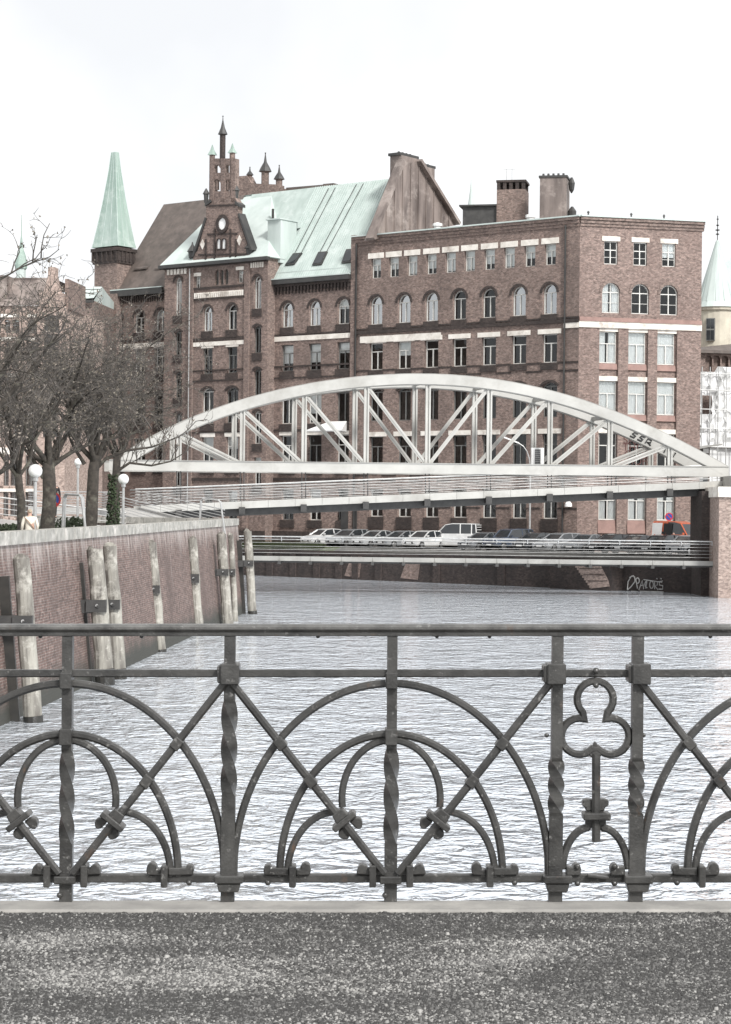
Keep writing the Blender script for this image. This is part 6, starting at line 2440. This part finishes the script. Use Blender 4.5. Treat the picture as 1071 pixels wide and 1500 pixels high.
wall(mb, FT, xT(1016), xT(1150), [(GZ, zT2(546), []), (zT2(546), zT2(513), [(xT(u), .8, zT2(544), zT2(521), 'arch') for u in (1038, 1050, 1062, 1074, 1086, 1098)])], 0, .4)
mb.fbox(FT, xT(1016), xT(1150), .5, 12, GZ, zT2(514))
mb.build('wall', M['brick_left'], t)
mb = MB()
mb.poly(FT.w(xT(1016), -.7, zT2(514)), FT.w(xT(1150), -.7, zT2(514)), FT.w(xT(1150), 5, zT2(490)), FT.w(xT(1016), 5, zT2(508)))
mb.fbox(FT, xT(1016), xT(1150), -.7, -.2, zT2(518), zT2(514) - .01)
mb.build('slate_roof', M['slate'], t)
mb = MB()
a = P(1062, 440, 245)
mb.poly(P(1058, 440, 244), P(1200, 440, 244), P(1200, 372, 250), P(1062, 378, 250))
mb.poly(P(1058, 440, 244), P(1062, 378, 250), P(1058, 440, 258))
mb.build('copper_roof', M['copper'], t)
mb = MB()
b0, b1 = P(1056, 440, 245), P(1200, 440, 245)
mb.box(b0.x, b1.x, 245, 258, GZ, b0.z)
mb.build('wall', M['yellow_stone'], t)
# scaffold sheeted in white
FS = Frame(P(1024, 600, 222), R(14))
xS, zS = (lambda u: FS.x(u, 600)), (lambda v: FS.z(1048, v))
t = thing('scaffold', 'scaffolding wrapped in rumpled white sheeting at the right edge', 'scaffold', tuple(FS.w(3, 0, GZ)))
mb = MB()
rs = random.Random(4)
nx, nz = 26, 16
grid = [[FS.w(xS(1024) + (xS(1120) - xS(1024)) * i / nx, rs.uniform(-.22, .22), zS(655) + (zS(545 - (8 if i > 6 else 0)) - zS(655)) * j / nz) for i in range(nx + 1)] for j in range(nz + 1)]
for j in range(nz):
    for i in range(nx):
        if (i < 5 and j in (7, 8, 9, 10)) and i > 0:
            continue
        mb.poly(grid[j][i], grid[j][i + 1], grid[j + 1][i + 1], grid[j + 1][i])
mb.build('sheeting', M['sheeting'], t)
mb = MB()
for u in (1026, 1038, 1050, 1062, 1075, 1090):
    mb.tube([FS.w(xS(u), -.35, GZ), FS.w(xS(u), -.35, zS(538))], .06, 5)
for v in (655, 628, 600, 572, 548):
    mb.tube([FS.w(xS(1022), -.38, zS(v)), FS.w(xS(1110), -.38, zS(v))], .05, 5)
mb.tube([FS.w(xS(1043), -.42, zS(590)), FS.w(xS(1056), -.42, zS(552))], .05, 5)
mb.build('scaffold_tube', M['galv'], t)
mb = MB()
mb.fbox(FS, xS(1024), xS(1110), .5, 1.0, GZ, zS(656))
mb.build('hoarding', M['sheeting'], t)
# small flat-roofed kiosk under it
FO = Frame(P(1030, 640, 212), R(8))
xO, zO = (lambda u: FO.x(u, 650)), (lambda v: FO.z(1040, v))
t = thing('kiosk', 'small dark kiosk with a white fascia in front of the scaffolding', 'kiosk', tuple(FO.w(1, 0, GZ)))
mb = MB()
mb.fbox(FO, xO(1020), xO(1040), 0, 3, GZ, zO(655))
mb.build('wall', M['slate'], t)
mb = MB()
mb.prism([FO.w(xO(1016), -1, zO(659)), FO.w(xO(1054), -1, zO(652)), FO.w(xO(1054), -1, zO(650)), FO.w(xO(1016), -1, zO(656))], FO.ay * 4.5)
mb.build('roof', M['steel_deck'], t)
mb = MB()
mb.fbox(FO, xO(1030), xO(1038), -.08, -.003, zO(664), zO(657))
mb.build('fascia', M['plate_white'], t)
mb = MB()
mb.fbox(FO, xO(1023), xO(1037), -.06, -.003, GZ + 1, zO(668))
mb.build('pane', M['car_glass'], t)

# ------------------------------------------------------------------ foreground bridge: pavement and kerb
RD = 7.77
def Q(u, v, dy=0.0):
    """point on the railing's own plane, dy metres behind it"""
    p = P(u, v, RD)
    p.y += dy
    return p
zk0 = lambda x: EYE - 570 / FOC * RD + math.tan(ROLL) * (x * 1.0)
# kerb and pavement follow the slight cross-slope of the bridge
def gpt(x, y, dz=0.0):
    return Vector((x, y, P(UC, 1320, RD).z + math.tan(ROLL) * 0 + x * math.tan(ROLL) + dz))
mb = MB()
ks = [-13.3 + 3.9 * k for k in range(8)]
for a, b in zip(ks[:-1], ks[1:]):
    a, b = a + .002, b - .002
    mb.box8([gpt(a, RD - .17, -.3), gpt(b, RD - .17, -.3), gpt(b, RD + .02, -.3), gpt(a, RD + .02, -.3), gpt(a, RD - .17, 0), gpt(b, RD - .17, 0), gpt(b, RD + .02, 0), gpt(a, RD + .02, 0)])
structure(mb.build('kerb', M['granite'], bevel=.008))
mb = MB()
nx, ny = 60, 40
mb.box8([gpt(-16, -8, -.6), gpt(16, -8, -.6), gpt(16, RD - .1695, -.6), gpt(-16, RD - .1695, -.6), gpt(-16, -8, -.012), gpt(16, -8, -.012), gpt(16, RD - .1695, -.012), gpt(-16, RD - .1695, -.012)])
structure(mb.build('pavement', M['asphalt']))
mb = MB()
mb.box8([gpt(-16, -7.9, -1.4), gpt(16, -7.9, -1.4), gpt(16, RD - .2, -1.4), gpt(-16, RD - .2, -1.4), gpt(-16, -7.9, -.61), gpt(16, -7.9, -.61), gpt(16, RD - .2, -.61), gpt(-16, RD - .2, -.61)])
structure(mb.build('road_bridge', M['concrete']))

# loose-textured surface dressing: small stone chips bedded in the tar, paler where they are worn clean
rsn = np.random.default_rng(5)
NS = 120000
cx = rsn.uniform(-2.3, 2.3, NS)
cy = rsn.uniform(5.8, RD - .175, NS)
sz = rsn.gamma(5.0, .0006, NS) + .0017
ang = rsn.uniform(0, 6.283, NS)
hgt = sz * rsn.uniform(.5, 1.0, NS)
base0 = P(UC, 1320, RD).z - .012
corner = np.zeros((NS, 8, 3))
for k in range(4):
    a = ang + k * 1.5708 + rsn.uniform(-.3, .3, NS)
    for j, f in ((0, 1.0), (4, .62)):
        corner[:, k + j, 0] = cx + np.cos(a) * sz * f
        corner[:, k + j, 1] = cy + np.sin(a) * sz * f
        corner[:, k + j, 2] = base0 + cx * math.tan(ROLL) + (-.001 if j == 0 else hgt * rsn.uniform(.7, 1.1, NS))
idx = np.array([[0, 1, 5, 4], [1, 2, 6, 5], [2, 3, 7, 6], [3, 0, 4, 7], [4, 5, 6, 7]])
faces = (np.arange(NS)[:, None, None] * 8 + idx[None]).reshape(-1, 4)
me = bpy.data.meshes.new('stone_chips')
me.vertices.add(NS * 8)
me.vertices.foreach_set('co', corner.reshape(-1))
me.loops.add(faces.size)
me.loops.foreach_set('vertex_index', faces.reshape(-1).astype(np.int32))
me.polygons.add(len(faces))
me.polygons.foreach_set('loop_start', np.arange(0, faces.size, 4, dtype=np.int32))
worn = np.array([noise.noise(Vector((x * .9, y * 2.6, 3.1))) + .5 * noise.noise(Vector((x * 3.1, y * 7.0, 7.7))) for x, y in zip(cx, cy)])
worn -= .35 * np.clip((cy - (RD - .75)) / .5, 0, 1)
r_ = rsn.uniform(0, 1, NS)
pl = np.clip(.15 + .6 * worn, .04, .6)
pm = np.clip(.38 + .4 * worn, .15, .7)
mi = np.where(r_ < pl, 2, np.where(r_ < pl + pm, 1, 0))
for k in ('stone_dark', 'stone_mid', 'stone_light'):
    me.materials.append(M[k])
me.polygons.foreach_set('material_index', np.repeat(mi, 5).astype(np.int32))
me.update(calc_edges=True)
chips = bpy.data.objects.new('stone_chips', me)
col.objects.link(chips)
chips['kind'] = 'stuff'

# ------------------------------------------------------------------ wrought-iron railing
IR = thing('iron_railing', 'dark wrought-iron bridge railing with semicircles, twisted posts and a trefoil key panel', 'railing', tuple(Q(573, 1320)))
IRON = M['iron']
PXM = RD / FOC                         # metres per picture pixel in the railing plane
def sweep(name, pts, w, dep, dy=0.0, closed=False, ch=.28, parent=None, mat='iron'):
    """bar of width w px along picture-plane points, dep metres deep, chamfered section"""
    p2 = [Vector(p) for p in pts]
    n = len(p2)
    c = ch * w
    dpx = dep / PXM / 2
    cd = min(c, dpx * .6)
    sec = [(-w / 2 + c, -dpx), (w / 2 - c, -dpx), (w / 2, -dpx + cd), (w / 2, dpx - cd), (w / 2 - c, dpx), (-w / 2 + c, dpx), (-w / 2, dpx - cd), (-w / 2, -dpx + cd)]
    mb = MB()
    rings = []
    for i in range(n):
        a = p2[i - 1] if (i > 0 or closed) else p2[i]
        b = p2[(i + 1) % n] if (i < n - 1 or closed) else p2[i]
        d1 = (p2[i] - a).normalized() if (p2[i] - a).length > 1e-6 else (b - p2[i]).normalized()
        d2 = (b - p2[i]).normalized() if (b - p2[i]).length > 1e-6 else d1
        t = (d1 + d2)
        t = t.normalized() if t.length > .3 else d1
        nn = Vector((-t.y, t.x))
        m = 1 / max(.45, nn.dot(Vector((-d1.y, d1.x))))
        rings.append([Q(p2[i].x + nn.x * o * m, p2[i].y + nn.y * o * m, dy + z * PXM) for o, z in sec])
    k = len(sec)
    fs = []
    for i in range(n if closed else n - 1):
        j = (i + 1) % n
        for s in range(k):
            fs.append((i * k + s, i * k + (s + 1) % k, j * k + (s + 1) % k, j * k + s))
    if not closed:
        fs += [tuple(range(k))[::-1], tuple((n - 1) * k + s for s in range(k))]
    mb.add([q for r in rings for q in r], fs)
    return mb.build(name, M[mat], parent or IR)


def slab(name, pts, d0, d1, parent=None, bevel=.004):
    """flat plate with the outline pts (picture px), from depth d0 to d1 metres"""
    mb = MB()
    mb.prism([Q(u, v, d0) for u, v in pts], (0, d1 - d0, 0))
    return mb.build(name, IRON, parent or IR, bevel=bevel)


def rivet(u, v, r, d=-.03, parent=None):
    mb = MB()
    c = Q(u, v, d)
    rr = r * PXM * .85
    mb.lathe(c, [(rr * math.sin(R(a)) + .0004, -rr * math.cos(R(a))) for a in range(0, 181, 30)], 10)
    return mb.build('rivet', IRON, parent or IR, smooth=True)


def rect(u0, v0, u1, v1):
    return [(u0, v0), (u1, v0), (u1, v1), (u0, v1)]


def ell(cx, cy, a, b, s, e, n=18):
    return [(cx + a * math.cos(R(s + (e - s) * k / n)), cy - b * math.sin(R(s + (e - s) * k / n))) for k in range(n + 1)]


def post(u_top, u_bot, tw0, tw1, depth=.05, wpx=15):
    """square bar from the kerb to the handrail with a twisted length between tw0 and tw1"""
    mb = MB()
    U = lambda v: u_top + (u_bot - u_top) * (v - 925) / (1322 - 925)
    vs = [927, tw0]
    n = 48
    vs = [927, tw0 - 4] + [tw0 + (tw1 - tw0) * k / n for k in range(n + 1)] + [tw1 + 4, 1322]
    rings = []
    h = wpx / 2 * PXM
    for v in vs:
        f = min(1, max(0, (v - tw0) / (tw1 - tw0)))
        a = f * math.pi * 1.5
        inside = 0 < f < 1
        c = Q(U(v), v)
        hd = h if inside else (h if f in (0, 1) else h)
        hy = h * 1.25
        ring = []
        s = 1.08 if inside else 1.0
        for sx, sy in ((-1, -1), (1, -1), (1, 1), (-1, 1)):
            x, y = sx * h * s, sy * (hy if not inside else h) * s
            ring.append(c + Vector((x * math.cos(a) - y * math.sin(a), x * math.sin(a) + y * math.cos(a), 0)))
        rings.append(ring)
    m = len(rings)
    fs = [(4 * i + k, 4 * i + (k + 1) % 4, 4 * i + 4 + (k + 1) % 4, 4 * i + 4 + k) for i in range(m - 1) for k in range(4)]
    fs += [(3, 2, 1, 0), (4 * m - 4, 4 * m - 3, 4 * m - 2, 4 * m - 1)]
    mb.add([q for r in rings for q in r], fs)
    o = mb.build('post', IRON, IR, smooth=True)
    o.data.set_sharp_from_angle(angle=R(40))
    return o


def lobe(cx, cy, r1, r2, ang, n=10, flat=.0):
    """rounded leaf end pointing along ang degrees"""
    pts = []
    for k in range(n + 1):
        a = R(-100 + 200 * k / n)
        x, y = r1 * math.cos(a), r2 * math.sin(a)
        ca, sa = math.cos(R(ang)), math.sin(R(ang))
        pts.append((cx + x * ca - y * sa, cy - (x * sa + y * ca)))
    return pts


def bay(c, lean):
    """one semicircle bay centred on column c"""
    for sg in (-1, 1):
        m = lambda pts: [(c + sg * (u - 573), v) for u, v in pts]
        # outer arc
        sweep('outer_arc', m([(x, y) for x, y in ell(573, 1282, 231, 281, 88, 6, 26)] + [(803.5, 1283)]), 11.2, .032)
        sweep('middle_arc', m(ell(573, 1280, 163, 205, 87, 4, 22) + [(736, 1283)]), 11.2, .032)
        sweep('inner_arc', m(ell(573, 1170, 72, 86, 86, -8, 16)), 10.5, .028)
        sweep('small_arc', m([(641, 1193)] + ell(653, 1282, 72, 93, 88, 4, 14) + [(725, 1284)]), 10.5, .028)
        sweep('diagonal_bar', m([(583, 1278), (805, 1000)]), 11.5, .026, dy=-.028)
        # laps where the diagonal crosses the arcs
        for (a, b) in ((735, 1088), (691, 1143)):
            d = Vector((798 - 585, 1009 - 1276)).normalized()
            p = Vector((a, b))
            nn = Vector((-d.y, d.x))
            slab('lap_joint', m([tuple(p + d * 9 + nn * 7.5), tuple(p - d * 9 + nn * 7.5), tuple(p - d * 9 - nn * 7.5), tuple(p + d * 9 - nn * 7.5)]), -.048, .02)
        # crossed clamp with leaf ends
        q = Vector((640, 1203))
        d = Vector((798 - 585, 1009 - 1276)).normalized()
        nn = Vector((-d.y, d.x))
        tr = lambda a, b: tuple(q + d * a + nn * b)
        slab('clamp', m([tr(-2, -20), tr(7, -20), tr(7, 20), tr(-2, 20)]), -.06, .03)
        slab('clamp', m([tr(6, -11), tr(20, -9), tr(20, 9), tr(6, 11)]), -.045, .02)
        for s2 in (-1, 1):
            slab('leaf_end', m([tr(-3, s2 * 5), tr(-4, s2 * 16), tr(-10, s2 * 21), tr(-17, s2 * 19), tr(-22, s2 * 13), tr(-20, s2 * 8), tr(-14, s2 * 6)]), -.025, .025)
        # feet on the bottom rail
        slab('foot_plate', m(rect(712, 1266, 722, 1297)), -.05, .03)
        slab('foot_leaf', m([(712, 1273), (706, 1272), (704, 1265), (698, 1262), (692, 1265), (690, 1274), (692, 1280), (712, 1281)]), -.025, .025)
        slab('foot_leaf', m([(722, 1270), (748, 1270), (750, 1265), (757, 1266), (760, 1272), (758, 1280), (722, 1281)]), -.025, .025)
        rivet(c + sg * (753 - 573), 1291, 5)
        slab('foot_plate', m(rect(595, 1265, 605, 1297)), -.05, .03)
        slab('foot_leaf', m([(583, 1273), (606, 1272), (610, 1267), (616, 1264), (621, 1268), (624, 1279), (583, 1281)]), -.025, .025)
    post(c + 2, c - 1, 1098, 1236, wpx=15)
    slab('collar', [(c - 8, 984), (c + 9, 984), (c + 9, 1008), (c - 8, 1008)], -.055, .04)
    slab('collar', [(c - 9, 1066), (c + 9, 1066), (c + 9, 1090), (c - 9, 1090)], -.055, .04)
    slab('foot_block', [(c - 17, 1281), (c + 15, 1281), (c + 15, 1292), (c - 17, 1292)], -.05, .03)
    rivet(c - 9, 1309, 5)


def joint(c, tw0=1025, tw1=1165, shift=0):
    post(c + 2, c - 2, tw0, tw1, wpx=16)
    slab('collar', [(c - 11 + shift, 971), (c + 16 + shift, 971), (c + 16 + shift, 1001), (c - 11 + shift, 1001)], -.065, .04)
    slab('collar', [(c - 16 + shift, 974), (c - 6 + shift, 973), (c - 6 + shift, 1000), (c - 16 + shift, 999)], -.05, .05)
    slab('foot_block', [(c - 20, 1280), (c + 22, 1280), (c + 22, 1291), (c - 20, 1291)], -.055, .04)
    slab('foot_block', [(c - 17, 1291), (c + 18, 1291), (c + 15, 1304), (c - 14, 1304)], -.045, .03)


def trefoil(ua, ub):
    """key-shaped panel between two joint posts"""
    c = (ua + ub) / 2 - 2
    ring = []
    for ctr, s, e in (((c, 1024), -46, 226), ((c - 23, 1078.5), 76, 317), ((c + 23, 1078.5), 223, 464)):
        ring += ell(ctr[0], ctr[1], 26.5, 26.5, s, e, 16)
    sweep('trefoil', ring, 10.5, .034, closed=True)
    slab('trefoil_cusp', [(c - 10, 1106), (c - 3, 1090), (c, 1085), (c + 3, 1090), (c + 10, 1106), (c, 1112)], -.015, .015)
    sweep('key_stem', [(c + 1, 1104), (c + 1, 1232)], 12, .03, dy=-.012)
    slab('key_bit', [(c - 18, 1172), (c - 12, 1170), (c - 6, 1171), (c + 6, 1171), (c + 13, 1170), (c + 20, 1172), (c + 20, 1180), (c + 14, 1183), (c + 14, 1188), (c - 14, 1188), (c - 14, 1183), (c - 19, 1181)], -.006, .03)
    slab('key_clamp', rect(c - 19, 1189, c + 21, 1199), -.05, .03)
    slab('key_bit', rect(c - 14, 1199, c + 16, 1213), -.006, .03)
    for sg in (-1, 1):
        sweep('foot_arc', [(c + sg * 10, 1210)] + [(c + sg * (u - 873), v) for u, v in ell(881, 1276, 40, 64, 84, 3, 14)], 11, .03)
        slab('foot_leaf', [(c + sg * (u - 873), v) for u, v in ((916, 1268), (906, 1269), (904, 1264), (898, 1264), (894, 1270), (895, 1281), (916, 1281))], -.025, .025)
        rivet(c + sg * 27, 1267, 5)
        rivet(c + sg * 27, 1292, 5)
        rivet(c + sg * 49, 1077, 4, -.0)
        rivet(c + sg * 71, 1077, 4, -.0)
    rivet(c, 982, 6)
    rivet(c, 1003, 5)
    sweep('scrap_plate', [(c - 12, 1280), (c + 18, 1284)], 4, .03, dy=-.03)


PER = 1072.0
for k in (0, -1, 1):
    bay(98 + k * PER, 0)
    bay(573 + k * PER, 0)
    joint(335.5 + k * PER)
    joint(815 + k * PER, 1112, 1192, -4)
    joint(932.5 + k * PER, 1112, 1192, 2)
    trefoil(815 + k * PER, 932.5 + k * PER)
UL, UR = -1080, 2130
mb = MB()
def rail(name, vc, hpx, dep, dy, ch, mat='iron'):
    sweep(name, [(UL, vc), (UR, vc)], hpx, dep, dy, ch=ch, mat=mat)
rail('handrail', 919.5, 11, .075, -.005, .35, 'iron_worn')
rail('rail_flange', 928, 6.5, .05, -.005, .1)
rail('middle_rail', 986.5, 11, .03, .008, .15)
rail('bottom_rail', 1286.5, 12.5, .034, .008, .15)
for u in (466, 640, 717, 1040, 208, 60):
    rivet(u, 932, 3.5, -.01)
